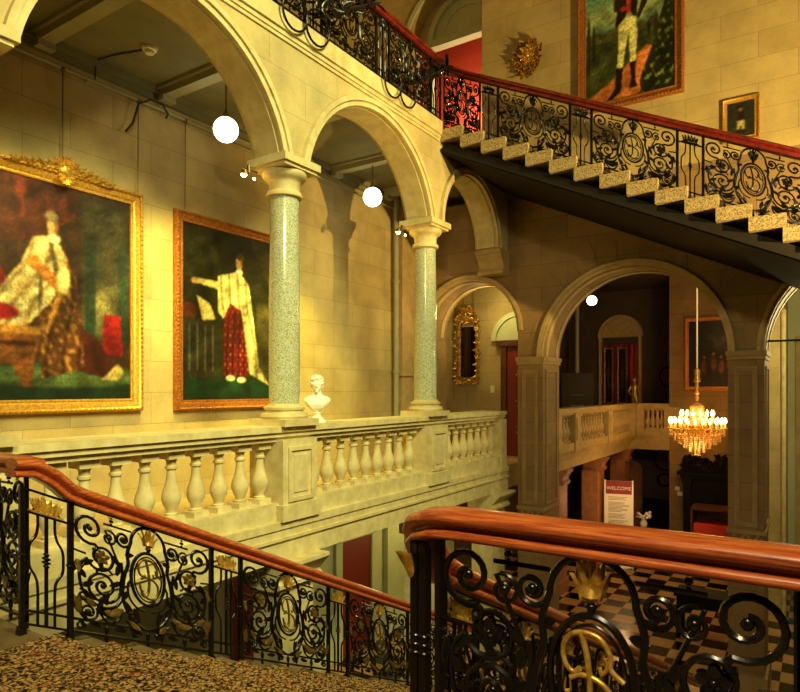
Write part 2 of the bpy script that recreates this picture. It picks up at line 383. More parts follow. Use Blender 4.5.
# piers below the gallery columns (ground floor)
for i, y in enumerate(cols + [10.4]):
    m_ = MB().box(XG-.42, XG-.02, y-.26, y+.26, 0, L-.74)
    prof = [(XG-.02, L-.74), (XG+.05, L-.70), (XG+.05, L-.66), (XG+.0, L-.62), (XG+.12, L-.5), (XG+.16, L-.46), (XG+.16, L-.42), (XG-.46, L-.42), (XG-.46, L-.74)]
    m_.prism(prof, 'y', y-.34, y+.34).box(XG-.46, XG+.03, y-.3, y+.3, 0, .3)
    tag(m_.build('stone_pier', M['balu']), ['stone pier under the gallery, nearest, below the cut-off capital', 'stone pier with flared capital under the gallery beneath the first full granite column',
        'stone pier with flared capital under the gallery beneath the second granite column', 'stone pier under the gallery next to the panelled arch pier'][i], 'pier', 'piers under the gallery')

# ------------------------------------------------------------------ columns
def column(y, label):
    t = thing('granite_column', label, 'column', (XC, y, E-.4), group='polished granite columns of the gallery')
    MB().box(-.27, .27, -.27, .27, 0, .075).lathe([(.25,.075),(.262,.1),(.25,.135),(.21,.145),(.205,.165),(.225,.175),(.228,.2),(.19,.215),(.178,.24)], n=40).build('base', M['trim'], t, smooth=35)
    MB().lathe([(.172,.24),(.172,.9),(.168,1.6),(.156,2.52)], n=48).build('shaft', M['granite'], t, smooth=35)
    cp_ = MB().lathe([(.158,2.5),(.195,2.51),(.2,2.535),(.19,2.56),(.165,2.57),(.17,2.66),(.19,2.69),(.215,2.705),(.24,2.73),(.248,2.765),(.24,2.79)], n=40)
    cp_.box(-.255, .255, -.255, .255, 2.785, 2.82).box(-.285, .285, -.285, .285, 2.82, 2.90)
    cp_.build('capital', M['trim'], t, smooth=35)
column(cols[0], 'granite column at the left edge, only a corner of its capital showing')
column(cols[1], 'polished speckled granite column between the two large paintings and the white bust')
column(cols[2], 'polished granite column farther along the gallery, left of the gilt mirror')

# ------------------------------------------------------------------ stone balustrades
BALP = [(.075,0),(.075,.05),(.055,.055),(.06,.075),(.045,.085),(.05,.11),(.078,.17),(.088,.215),(.08,.27),(.055,.34),(.042,.42),(.04,.47),(.055,.485),(.055,.505),(.043,.515),(.045,.55),(.06,.575),(.075,.58),(.075,.64)]
bal_mesh = MB().lathe(BALP[2:-2], n=20).box(-.085,.085,-.085,.085,-.01,.055).box(-.085,.085,-.085,.085,.575,.65).mesh('baluster', M['balu'], 40)
bal_far = MB().lathe([(r, z) for r, z in BALP[2:-2]], n=10).box(-.08,.08,-.08,.08,-.01,.055).box(-.08,.08,-.08,.08,.575,.65).mesh('baluster', M['trimd'], 40)
t = thing('stone_balustrade', 'pale stone balustrade with vase balusters along the picture gallery between the granite columns', 'balustrade', (XC, 5, L))
def bb(name, *b, m='balu'):
    o = MB().box(*b); o.shift(-XC, -5, -L); return o.build(name, M[m], t)
rl = MB().box(XG-.5, XG, -3, YB-.02, E-.46, E-.4).box(XG-.47, XG-.03, -3, YB-.02, E-.51, E-.46).box(XG-.44, XG-.07, -3, YB-.02, E-.56, E-.51)
rl.shift(-XC, -5, -L).build('rail', M['balu'], t)
bb('plinth', XG-.4, XG-.04, -3, YB-.02, L, L+.19)
ped = MB()
for y in cols:
    q = MB().box(-.26, .24, -.27, .27, .0, .86).box(.24, .252, -.11, .11, .29, .69)
    for a in ((-.2,.2,.20,.24),(-.2,.2,.74,.78),(-.2,-.16,.24,.74),(.16,.2,.24,.74)): q.box(.24, .262, a[0], a[1], a[2], a[3])
    q.box(-.27, .27, -.3, .3, 0, .17).shift(0, y-5, 0).build('pedestal', M['balu'], t)
MB().box(-.2, .2, -.1, .1, 0, .86).shift(0, YB-.12-5, 0).build('pedestal', M['balu'], t)
ys = [cols[0]+.36+.275*k for k in range(10)] + [cols[1]+.46+.262*k for k in range(9)] + [cols[2]+.42+.262*k for k in range(8)]
ys += [cols[0]-.4-.275*k for k in range(4)]
for y in ys: inst(bal_mesh, 'baluster', t, (0, y-5, .19))

# ------------------------------------------------------------------ iron railings
def sp(cx, cz, r0, r1, a0, a1, n=26):
    return [(cx+(r0+(r1-r0)*i/n)*cos(radians(a0+(a1-a0)*i/n)), 0, cz+(r0+(r1-r0)*i/n)*sin(radians(a0+(a1-a0)*i/n))) for i in range(n+1)]
def crm(pts, n=7):
    P = [Vector((p[0], 0, p[1])) for p in pts]; P = [P[0]*2-P[1]] + P + [P[-1]*2-P[-2]]; out = []
    for i in range(1, len(P)-2):
        for j in range(n):
            u = j/n; a, b, c, d = P[i-1:i+3]
            out.append(.5*((2*b)+(c-a)*u+(2*a-5*b+4*c-d)*u*u+(3*b-a-3*c+d)*u**3))
    out.append(P[-2]); return [tuple(p) for p in out]
def panel_parts(w=1.08):
    """iron scrollwork, gilt leaf, rosettes, monogram, acanthus; x -w/2..w/2, z 0..0.91"""
    k = w/1.08; R = .0095
    iron = MB(); leafm = MB(); ros = MB(); rosl = MB(); acl = MB(); mono = MB(); aca = MB()
    def both(pts, r=R, n=7):
        for s in (1, -1): iron.tube([(s*x*k, y, z) for x, y, z in pts], r, n)
    # frame bars
    for z in (.07, .155): iron.box(-.54*k, .54*k, -.011, .011, z-.009, z+.009)
    iron.box(-.54*k, -.52*k, -.012, .012, .0, .91); iron.box(.52*k, .54*k, -.012, .012, .0, .91)
    iron.box(-.54*k, .54*k, -.018, .018, .895, .91)
    both([(.32,0,.835), (.13,0,.835)], .008)
    both(sp(.415,.775,.018,.105,800,250), .0115)
    both(crm([(.38,.676),(.365,.66),(.372,.64),(.392,.645)]), .012)
    both([(.52,0,.61),(.44,0,.6)], .008)
    # top arch and its volutes
    iron.tube([(.13*k*cos(pi*i/20), 0, .765+.13*sin(pi*i/20)) for i in range(21)], .0115, 8)
    both(sp(.188,.765,.058,.014,180,720), .0105)
    both(sp(.285,.745,.012,.055,560,60)+[(.27,0,.70),(.235,0,.62),(.2,0,.56)], .0085)
    both(sp(.335,.60,.045,.098,-60,330), .0105)
    both(crm([(.43,.575),(.47,.53),(.48,.45),(.46,.36),(.40,.29),(.32,.26),(.24,.28),(.2,.33)]), .0105)
    both(sp(.325,.405,.014,.125,900,170, 40)+[(.2,0,.46),(.19,0,.52),(.2,0,.6)], .0105)
    both(crm([(.03,.16),(.1,.2),(.165,.29),(.19,.4),(.175,.52),(.15,.6),(.155,.68),(.13,.765)]), .0125)
    both(sp(.115,.225,.012,.055,-500,-20), .009)
    both(sp(.42,.215,.014,.062,760,150), .009)
    both(crm([(.365,.25),(.3,.17),(.23,.18),(.19,.25)]), .009)
    both(sp(.085,.115,.01,.032,400,-60), .008); both(sp(.47,.115,.01,.03,100,560), .008)
    both(crm([(.52,.5),(.5,.49),(.47,.5),(.45,.53)]), .008)
    both(sp(.455,.32,.012,.04,540,60), .008)
    both(crm([(.26,.5),(.3,.53),(.35,.52),(.37,.49)]), .008)
    # medallion
    for rx, rz, r in ((.128,.19,.012), (.104,.162,.006)):
        iron.tube([(rx*k*cos(2*pi*i/32), 0, .525+rz*sin(2*pi*i/32)) for i in range(33)], r, 7, False)
    both(crm([(.128,.5),(.15,.45),(.14,.37),(.09,.31),(.03,.29)]), .008)
    # baluster beads
    for x in (-.27, .27):
        for z, rz in ((.865,.016), (.845,.01), (.885,.01)): iron.ell((x*k, 0, z), rz*.9, rz*.9, rz*.7, 8, 5)
    for x in (-.3, 0, .3):
        iron.ell((x*k, 0, .112), .014, .014, .035, 8, 6); iron.ell((x*k, 0, .045), .012, .012, .03, 8, 6)
    for s in (-1, 1):
        for c in ((.415,.775),(.188,.765),(.325,.405),(.42,.215),(.285,.745)): iron.ell((s*c[0]*k, 0, c[1]), .019, .016, .019, 8, 6)
        for bx, bz, dx, dz, ln in ((.2,.46,.8,-.5,.09), (.19,.34,-.5,.8,.08), (.21,.57,.6,.7,.08), (.46,.38,-.7,.4,.08), (.47,.52,-.8,.5,.09), (.17,.66,-.9,.2,.06), (.12,.27,.6,.6,.1), (.25,.2,.9,.3,.1), (.36,.22,-.3,.9,.09), (.43,.16,.5,.6,.08), (.07,.2,.3,1,.1), (.28,.35,.7,-.5,.09), (.44,.44,.6,.8,.07), (.23,.5,-.2,1,.08), (.33,.52,.3,.9,.06), (.05,.12,.9,.2,.08), (.16,.13,.8,-.1,.08), (.34,.13,.8,.2,.08), (.3,.28,.1,1,.07), (.38,.3,.5,.8,.06)):
            for side in (-1, 1): iron.leaf((s*bx*k, 0, bz), (s*dx, 0, dz), (0, side, .2), ln, .035, .15, .006)
        for bx, bz, dx, dz, ln, ww in ((.19,.27,.9,-.5,.13,.05), (.22,.22,.95,.1,.12,.05), (.38,.26,.8,.5,.09,.04), (.14,.2,-.6,-.5,.09,.04), (.48,.2,.2,.9,.12,.045), (.49,.55,.1,-1,.09,.035)):
            for side in (-1, 1): (aca if s > 0 else acl).leaf((s*bx*k, side*.008, bz), (s*dx, 0, dz), (0, side, .25), ln, ww, .22, .008)
        rq = ros if s > 0 else rosl
        for i in range(5):
            a = 2*pi*i/5+.3
            for side in (-1, 1): rq.leaf((s*.335*k+.006*cos(a), side*.008, .6+.006*sin(a)), (cos(a), 0, sin(a)), (0, side, 0), .044, .036, .25, .01)
        rq.ell((s*.335*k, 0, .6), .015, .026, .015, 8, 6)
    # leaf at the crown
    iron.tube([(0,0,.71),(0,0,.775)], .013, 8); iron.ell((0,0,.745), .02, .02, .012, 10, 6)
    for side in (-1, 1):
        for dx, ln, ww, cu in ((0,.135,.034,.1), (-.5,.12,.034,.25), (.5,.12,.034,.25), (-1.,.085,.03,.35), (1.,.085,.03,.35)):
            leafm.leaf((dx*.022, side*.006, .762), (dx*.2, 0, 1), (dx*.5, side*.8, 0), ln, ww, cu, .014)
    leafm.lathe([(.012,.755),(.03,.775),(.02,.8)], n=10)
    # monogram
    mr = [.006, .0075, .009]
    def mt(pts, r=.0085): mono.tube([(x*k, y-.012, z) for x, y, z in pts], r, 8)
    mt(crm([(-.028,.665),(-.01,.6),(.0,.52),(-.005,.44),(-.03,.4),(-.055,.41),(-.05,.44)]), .0095)
    mt(crm([(-.03,.555),(-.05,.54),(-.075,.56),(-.082,.61),(-.06,.65),(-.02,.665),(.03,.655),(.06,.61),(.062,.57),(.1,.54)]))
    mt(crm([(.03,.57),(.035,.55),(.05,.57),(.045,.6)]), .006)
    mt(crm([(-.06,.52),(-.03,.535),(.02,.53),(.06,.5),(.07,.45),(.05,.4),(.01,.385),(-.03,.4),(-.06,.44),(-.07,.48)]))
    aca.add(acl.v, acl.f); return iron, leafm, ros, rosl, mono, aca
def bars_parts(w=.28):
    iron = MB(); gl = MB()
    for s in (-1, 1):
        x = s*w/2; iron.box(x-.012, x+.012, -.012, .012, 0, .91); iron.box(x-.022, x+.022, -.022, .022, -.02, .02); iron.box(x-.019, x+.019, -.019, .019, .02, .045)
        iron.ell((x, 0, .49), .024, .024, .012, 10, 6); iron.ell((x, 0, .46), .018, .018, .008, 10, 6)
        iron.tube(crm([(s*.05,.07),(s*.05,.3),(s*.062,.37),(s*.095,.43),(s*.1,.5),(s*.095,.57),(s*.062,.63),(s*.05,.69),(s*.05,.765)]), .0085, 7)
        iron.tube(sp(s*.06,.785,.012,.03,90 if s > 0 else 90,90-s*400), .006, 6)
    for z in (.07, .155, .765): iron.box(-w/2, w/2, -.01, .01, z-.008, z+.008)
    iron.box(-w/2, w/2, -.018, .018, .895, .91)
    iron.box(-.008, .008, -.008, .008, .07, .765)
    for z, r in ((.45,.018),(.475,.026),(.5,.026),(.525,.018)): iron.ell((0, 0, z), r, r, .012, 10, 6)
    for side in (-1, 1):
        for q in (-1., -.6, -.2, .2, .6, 1.):
            gl.leaf((q*.05, side*.004, .782), (q*.5, 0, 1), (0, side, 0), .105-.02*abs(q), .028, .14, .01)
    gl.box(-.1, .1, -.012, .012, .772, .784)
    return iron, gl
CACHE = {}
def panel_meshes(w, slope, H, gilt):
    key = ('p', round(w, 3), slope, H, gilt)
    if key not in CACHE:
        hz = H/1.0
        ms = []; iron, leafm, ros, rosl, mono, aca = panel_parts(w)
        n0 = len(iron.f); iron.add(aca.v, aca.f)
        near = gilt and slope == 0
        for nm, mb, mm in (('scroll_panel', iron, M['iron']), ('gilt_leaf', leafm, M['gold']), ('rosette', ros, M['iron'] if near else M['wiregold']), ('rosette', rosl, M['iron'] if near else M['wiregold']),
                           ('monogram', mono, M['gold'] if near else M['wiregold'])):
            mb.shear(slope, hz); me = mb.mesh(nm, mm if gilt else M['iron'], 50)  # gilt off: gilded parts coloured iron-black, shade put into the colour
            if nm == 'scroll_panel' and gilt and not near:
                me.materials.append(M['wiregold']); mi = np.zeros(len(me.polygons), np.int32); mi[n0:] = 1; me.polygons.foreach_set('material_index', mi)
            ms.append((nm, me))
        CACHE[key] = ms
    return CACHE[key]
def bars_meshes(w, slope, H, gilt):
    key = ('b', round(w, 3), slope, H, gilt)
    if key not in CACHE:
        a, b = bars_parts(w); a.shear(slope, H); b.shear(slope, H)
        CACHE[key] = [('baluster_group', a.mesh('baluster_group', M['iron'], 50)), ('gilt_palmette', b.mesh('gilt_palmette', M['gold'] if gilt else M['iron'], 50))]  # gilt off: palmette gilding darkened to iron colour, painted as shade
    return CACHE[key]
_h = [(.046,0),(.06,.006),(.064,.016),(.060,.027),(.046,.034),(.034,.038),(.034,.045),(.054,.053),(.068,.064),(.071,.074),(.066,.086),(.048,.097),(.022,.1035)]
HR = [(-a, b) for a, b in _h] + [(0,.105)] + _h[::-1]
def railing(label, start, rz, slope, segs, H=1.0, gilt=True, rail_path=None, name='stair_railing', group=None, rm='wood'):
    t = thing(name, label, 'railing', start, rz, group)
    s = 0
    for kind, w_ in segs:
        if kind == 'gap': s += w_; continue
        ms = (panel_meshes if kind == 'panel' else bars_meshes)(w_, slope, H, gilt)
        c = s+w_/2
        root = inst(ms[0][1], ms[0][0], t, (c, 0, slope*c))
        for nm, me in ms[1:]:
            inst(me, nm, root)
        s += w_
    zb = .905*H
    path = rail_path or [(-.02, 0, zb+slope*-.02)] + [(s*i/12, 0, zb+slope*s*i/12) for i in range(1, 13)]
    MB().sweep(path, HR).build('handrail', M[rm], t, smooth=50)
    return t, s
B, P = ('bars', .28), ('panel', 1.08)
SL = -.467
# left side of the descending flight (X = -3.8, runs +Y)
hp = []
for i in range(60):
    y = -.06 + i*.1
    zl = .905; zs = .905*.93 + SL*(y+.0)
    tt = min(1, max(0, (y+.02)/.3)); tt = tt*tt*(3-2*tt)
    hp.append((y, 0, (zl*(1-tt)+zs*tt) if y < .3 else zs))
railing('iron railing with mahogany handrail down the left of the lower flight, beside the stone gallery', (-3.8, 1.84, L), pi/2, SL, [B, P]*4, .93, True, hp)
# landing railing on the left, between flight and gallery
lt, _ = railing('short level iron railing at the left edge joining the lower flight to the gallery', (-4.72, 1.9, L), 0, 0, [('panel', .86)], 1., True, [(0,0,.905),(.3,0,.905),(.6,0,.905),(.8,0,.905),(.93,0,.9)])
# foreground landing railing
fp = [(4.2 - .3*i, 0, .893) for i in range(14)] + [(.06, 0, .893), (.0, 0, .892), (-.06, .006, .884), (-.12, .03, .862), (-.165, .07, .82), (-.19, .12, .765), (-.2, .18, .695), (-.2, .26, .628)]
FGR, _ = railing('level iron railing in the foreground with thick mahogany handrail and gold monogram', (-1.05, 1.92, L), 0, 0, [('gap', -.065), P, B, P, B, P, B], 1., True, fp)
nw = MB()
# right side of the descending flight (X = -1.17, runs +Y)
hp = [(y*.1, 0, .77 - .455*(y*.1)) for y in range(0, 62)]
hp[0] = (-.06, 0, .81)
railing('iron railing of the lower flight seen through the foreground ironwork, going down to the hall', (-1.25, 2.21, L-.155), pi/2, -.455, [B, P]*4, .85, True, hp)
# iron newel cluster at the corner, part of the foreground railing
n_ = MB()
for x, y in ((-.15,-.0),(-.115,-.0),(-.16,.09),(-.1,.09)):
    n_.box(x-.014, x+.014, y-.014, y+.014, 0, .86)
    for z in (.3,.47,.5,.53): n_.ell((x, y, z), .024, .024, .012, 10, 6)
n_.box(-.19,-.07,-.05,.13,0,.03).tube([(x-.11, y, z) for x, y, z in crm([(-.02,.03),(-.03,.3),(-.06,.42),(-.03,.55),(-.02,.7)])], .01, 7)
n_.build('newel', M['iron'], FGR, smooth=50)
g_ = MB()
for q in (-1,-.5,0,.5,1): g_.leaf((-.15, -.03, .74), (q*.3, -.2, 1), (-.3, -1, 0), .1, .03, .25, .012)
g_.build('gilt_leaf', M['gold'], FGR, smooth=50)

# upper flight (descends to the right)
SU = -.484
uz = E+3.87
usegs = [('panel', .6), B, ('panel', 1.05), B, ('panel', 1.05), B, ('panel', 1.05), B]
def uphp(n=56, y0=0):
    return [(-.05+i*.1, 0, .905*.95 + SU*max(0, -.05+i*.1) + .03*math.exp(-((i*.1)/.25)**2)) for i in range(n)]
railing('iron railing on the near side of the upper flight, descending to the right', (-4.70, 8.32, uz), 0, SU, usegs, .95, False, uphp(), rm='wood_shaded')  # gilding and handrail take painted-in shade colours
# balcony railing over the arcade
BAL, _ = railing('level iron balcony railing above the gallery arches, top of the picture', (-4.74, 8.28, E+3.98), -pi/2, 0, [B, P, B, P, B, P, B, P, B, P], .93, False, None, rm='wood_shaded')  # shade painted into the gilding and handrail colours here too
# plume brackets on the balcony railing (parts of it)
for yc in (7.05, 5.2, 3.35):
    hb = MB(); lx = 8.28-yc
    for dx in (-.16, .2):
        hb.tube([(lx+dx+.19*cos(2*pi*j/30), .12+.02*sin(2*pi*j/30), .0+.18*sin(2*pi*j/30)) for j in range(31)], .013, 8, False)
    arc = [(lx-.1, .1, .1), (lx-.35, .17, .22), (lx-.65, .21, .42), (lx-.95, .2, .62), (lx-1.15, .16, .78)]
    hb.tube(arc, [.02, .03, .034, .026, .018], 9); hb.tube([(x+.12, y-.03, z-.02) for x, y, z in arc], .014, 8)
    for q in range(6):
        t_ = q/5; cx, cz = lx-.15-.9*t_, .2+.5*t_
        hb.tube([(p[0]+cx, .14+.05*sin(p[0]*20), p[2]+cz) for p in sp(0, 0, .015, .13-.06*t_, 40*q, 40*q+520, 22)], .011, 7)
        for a in (0.5, 2.2, 4.): hb.leaf((cx, .18, cz), (cos(a+q), .3, sin(a+q)), (0, 1, 0), .16, .05, .2, .012)
    hb.tube([(lx-.1, .0, .3), (lx-.1, .14, .25)], .014, 7); hb.tube([(lx-.9, .0, .5), (lx-.9, .2, .56)], .014, 7)
    o = hb.build('plume_bracket', M['iron'], BAL, smooth=50)
    lf = MB()
    for q in range(8):
        a = 2*pi*q/8; lf.leaf((lx-1.16, .17, .79), (cos(a), .25*sin(2*a), sin(a)*.45), (0, .5, 1), .2, .055, .05, .014)
    lf.build('plume_leaf', M['iron'], o, smooth=50)

# ------------------------------------------------------------------ stairs
def flight_lower():
    t = thing('staircase', 'lower stone flight going down from the landing to the hall', 'staircase', (-2.5, 1.9, 0), world=True)
    for k in range(1, 20):
        z = L-.16*k; y = 1.9+.3428*(k-1)
        MB().box(-3.9, -1.05, y-.0, y+.3428+.03, z-.2, z).build('step', M['landing'], t)
    pr = [(1.9, L-.36), (1.9, L-.56), (8.5, -.0+.02), (8.5, .16)]
    MB().prism([(1.95, L-.2), (1.95, L-.6), (7.2, .02), (8.3, .02), (8.3, .1)], 'x', -3.95, -3.9).build('string', M['landing'], t)
    MB().prism([(1.95, L-.2), (1.95, L-.6), (7.2, .02), (8.3, .02), (8.3, .1)], 'x', -1.05, -1.0).build('string', M['landing'], t)
flight_lower()
# carpet
top = [(-3.5, L), (1.9+.03, L)]
for k in range(1, 20):
    z = L-.16*k; y = 1.9+.3428*(k-1)
    top += [(y+.03, z), (y+.3428+.03, z)]
top += [(top[-1][0], .01)]
cm = MB(); th = .014
outer = [(y+(.014 if i > 0 else 0), z+th) for i, (y, z) in enumerate(top)]; n = len(top)
vs = []
for (y, z), (yo, zo) in zip(top, outer):
    x0, x1 = -3.62, -1.32
    vs += [(x0, y, z+.001), (x1, y, z+.001), (x1, yo, zo), (x0, yo, zo)]
fs = [(i*4+j, i*4+(j+1)%4, i*4+4+(j+1)%4, i*4+4+j) for i in range(n-1) for j in range(4)] + [(3,2,1,0), (4*n-4,4*n-3,4*n-2,4*n-1)]
tag(cm.add(vs, fs).build('stair_carpet', M['carpet']), 'red, ochre and black patterned carpet running down the lower flight', 'carpet')
# upper flight
t = thing('staircase', 'upper stone flight with dark painted stringer crossing above the hall arches', 'staircase', (-2, 9, E+3), world=True)
for k in range(18):
    x = -4.72+.337*k; z = E+3.86-.1585*k
    MB().box(x, x+.37, 8.24, YB-.004, z-.1585, z).build('step', M['tread'], t)
def sprism(z0, z1, y0, y1):
    x0, x1 = -4.72, 1.35; zz = lambda x: E+3.87-.1585-.4703*(x+4.72)
    m_ = MB(); vs = [(x, y, zz(x)+z) for x in (x0, x1) for y, z in ((y0,z0),(y1,z0),(y1,z1),(y0,z1))]
    return m_.add(vs, [(0,1,2,3),(7,6,5,4),(0,4,5,1),(1,5,6,2),(2,6,7,3),(3,7,4,0)])
YS = YB-.004
st = sprism(-.1, -.0, 8.34, YS)
for a in ((-.12,-.095,8.30,YS), (-.155,-.12,8.265,YS), (-.175,-.155,8.30,YS)):
    q = sprism(*a); st.add(q.v, q.f)
st.build('stringer', M['stringer'], t)
wbox('floor_half_landing', M['trimd'], 1.35, 5.5, 8.24, YB, E+.75, E+.95)

# ------------------------------------------------------------------ paintings
def canvas(w, h, paint, res=.012):
    nx, nz = max(20, min(190, int(w/res))), max(20, min(240, int(h/res)))
    U, V = np.meshgrid(np.linspace(0, 1, nx), np.linspace(0, 1, nz))
    C = paint(U, V)
    for _ in range(2):
        D = np.pad(C, ((1,1),(1,1),(0,0)), 'edge'); C = (D[1:-1,1:-1]*2+D[:-2,1:-1]+D[2:,1:-1]+D[1:-1,:-2]+D[1:-1,2:])/6
    fb = sum(blob(U*w, V*h, 31+q, 9*2.1**q)/1.5**q for q in range(5)); C = np.clip(C**1.12*(.9+.40*fb)[..., None], 0, 1)
    nz_ = rng.normal(0, .06, C.shape[:2]); nz_ = (nz_+np.roll(nz_, 1, 0)+np.roll(nz_, 1, 1))/2
    C = np.clip(C*(1+nz_[..., None]*1.6), 0, 1)
    vs = [(-w/2+w*u, 0, -h/2+h*v_) for u, v_ in zip(U.ravel(), V.ravel())]
    fs = [(j*nx+i, j*nx+i+1, (j+1)*nx+i+1, (j+1)*nx+i) for j in range(nz-1) for i in range(nx-1)]
    me = bpy.data.meshes.new('canvas'); me.from_pydata(vs, [], fs)
    a = me.color_attributes.new('paint', 'FLOAT_COLOR', 'POINT')
    lin = np.where(C <= .04045, C/12.92, ((C+.055)/1.055)**2.4)
    a.data.foreach_set('color', np.concatenate([lin, np.ones(C.shape[:2]+(1,))], 2).ravel().astype(np.float32))
    me.materials.append(M['paint'])
    return me
def blend(C, mask, col): 
    mask = np.clip(mask, 0, 1)[..., None]; return C*(1-mask)+np.array(col)/255.*mask
def el(U, V, cx, cy, rx, ry, soft=.25, rot=0):
    c, s = cos(rot), sin(rot); x = (U-cx)*c+(V-cy)*s; y = -(U-cx)*s+(V-cy)*c
    return np.clip((1-np.sqrt((x/rx)**2+(y/ry)**2))/soft, 0, 1)
def quad(U, V, u0, u1, v0, v1, soft=.012):
    return np.clip((U-u0)/soft, 0, 1)*np.clip((u1-U)/soft, 0, 1)*np.clip((V-v0)/soft, 0, 1)*np.clip((v1-V)/soft, 0, 1)
def blob(U, V, seed, f):
    r = np.random.default_rng(seed); o = np.zeros_like(U)
    for _ in range(7):
        a, b, p = r.normal(0, f), r.normal(0, f), r.uniform(0, 6.28); o += np.sin(a*U+b*V+p)
    return o/7
def poly(U, V, pts):
    inside = np.zeros(U.shape, bool); n = len(pts); j = n-1
    for i in range(n):
        (xi, yi), (xj, yj) = pts[i], pts[j]
        if yi != yj: inside ^= ((yi > V) != (yj > V)) & (U < (xj-xi)*(V-yi)/(yj-yi)+xi)
        j = i
    return inside.astype(float)
def p_robed(U, V):
    C = np.zeros(U.shape+(3,)); C[:] = np.array((62,42,28))/255
    C = blend(C, quad(U,V,.62,1,.25,1,.05)*.7, (70,72,48)); C = blend(C, quad(U,V,.62,.9,.3,.58,.1)*.8, (150,138,84))
    for u in (.66,.9): C = blend(C, quad(U,V,u,u+.085,.3,.78), (44,58,42)); C = blend(C, quad(U,V,u-.01,u+.1,.77,.82), (60,56,34))
    C = blend(C, poly(U,V,[(0,1),(.62,1),(.6,.88),(.42,.76),(.2,.70),(0,.64)])*.85, (74,38,26))
    C = blend(C, np.clip(blob(U,V,3,22)*3,0,1)*poly(U,V,[(0,1),(.62,1),(.6,.86),(.4,.76),(.2,.7),(0,.64)])*.6, (140,60,40))
    C = blend(C, poly(U,V,[(.0,.62),(.1,.64),(.2,.5),(.16,.36),(0,.34)])*.9, (140,30,26))
    C = blend(C, el(U,V,.55,.02,.75,.16,.03), (40,70,42)); C = blend(C, el(U,V,.5,.0,.74,.11,.04), (24,44,28))
    C = blend(C, el(U,V,.55,.11,.6,.06,.3)*.7, (96,108,58))
    C = blend(C, poly(U,V,[(.8,.42),(.92,.42),(.94,.22),(.78,.22)]), (150,28,30))
    C = blend(C, poly(U,V,[(.6,.36),(.74,.3),(.92,.14),(.84,.1),(.6,.14)]), (70,28,22)); C = blend(C, poly(U,V,[(.78,.1),(.9,.18),(.95,.14),(.9,.09)]), (180,160,90))
    robe = poly(U,V,[(.36,.72),(.5,.73),(.6,.6),(.64,.4),(.66,.15),(.38,.1),(.36,.3)])
    C = blend(C, robe, (84,50,28)); C = blend(C, robe*np.clip(blob(U,V,8,70)*3,0,1)*.7, (190,140,64))
    cape = poly(U,V,[(.33,.74),(.46,.76),(.55,.66),(.5,.5),(.42,.44),(.3,.34),(.0,.24),(.02,.4),(.14,.5),(.26,.62)])
    C = blend(C, cape, (214,198,140)); C = blend(C, cape*np.clip(blob(U,V,4,40)*2.5,0,1)*.6, (160,130,70))
    C = blend(C, cape*(np.sin(U*150)*np.sin(V*170+U*40) > .86)*.8, (50,34,20))
    C = blend(C, cape*np.clip(np.sin((U*1.2-V*.9)*46+np.sin(V*18)*1.3)*1.6-.5,0,1)*.6, (120,88,42)); C = blend(C, robe*np.clip(np.sin(U*60+np.sin(V*9)*2)*1.5-.6,0,1)*.7, (40,20,12))
    C = blend(C, el(U,V,.45,.80,.04,.052,.2), (206,166,108)); C = blend(C, el(U,V,.445,.845,.046,.03,.2), (150,130,92)); C = blend(C, el(U,V,.475,.80,.02,.05,.6)*.6, (120,76,44))
    C = blend(C, quad(U,V,.425,.44,.805,.815), (60,36,22)); C = blend(C, quad(U,V,.458,.473,.805,.815), (60,36,22)); C = blend(C, quad(U,V,.435,.46,.77,.776), (130,60,44)); C = blend(C, el(U,V,.46,.745,.05,.025,.3), (230,220,180))
    C = blend(C, poly(U,V,[(.28,.62),(.34,.66),(.5,.56),(.52,.52),(.48,.50)]), (168,110,48)); C = blend(C, poly(U,V,[(.50,.55),(.54,.54),(.42,.30),(.40,.31)])*.8, (196,140,60))
    C = blend(C, el(U,V,.52,.56,.05,.08,.3), (220,200,130))
    C = blend(C, poly(U,V,[(.0,.34),(.36,.31),(.36,.22),(.34,.2),(.32,.06),(.27,.06),(.2,.16),(.1,.16),(.04,.06),(0,.06)]), (120,72,32))
    C = blend(C, quad(U,V,0,.38,.29,.34), (170,120,50)); C = blend(C, quad(U,V,0,.35,.24,.27), (60,30,18)); C = blend(C, el(U,V,.12,.39,.14,.04,.2), (150,26,28))
    return C
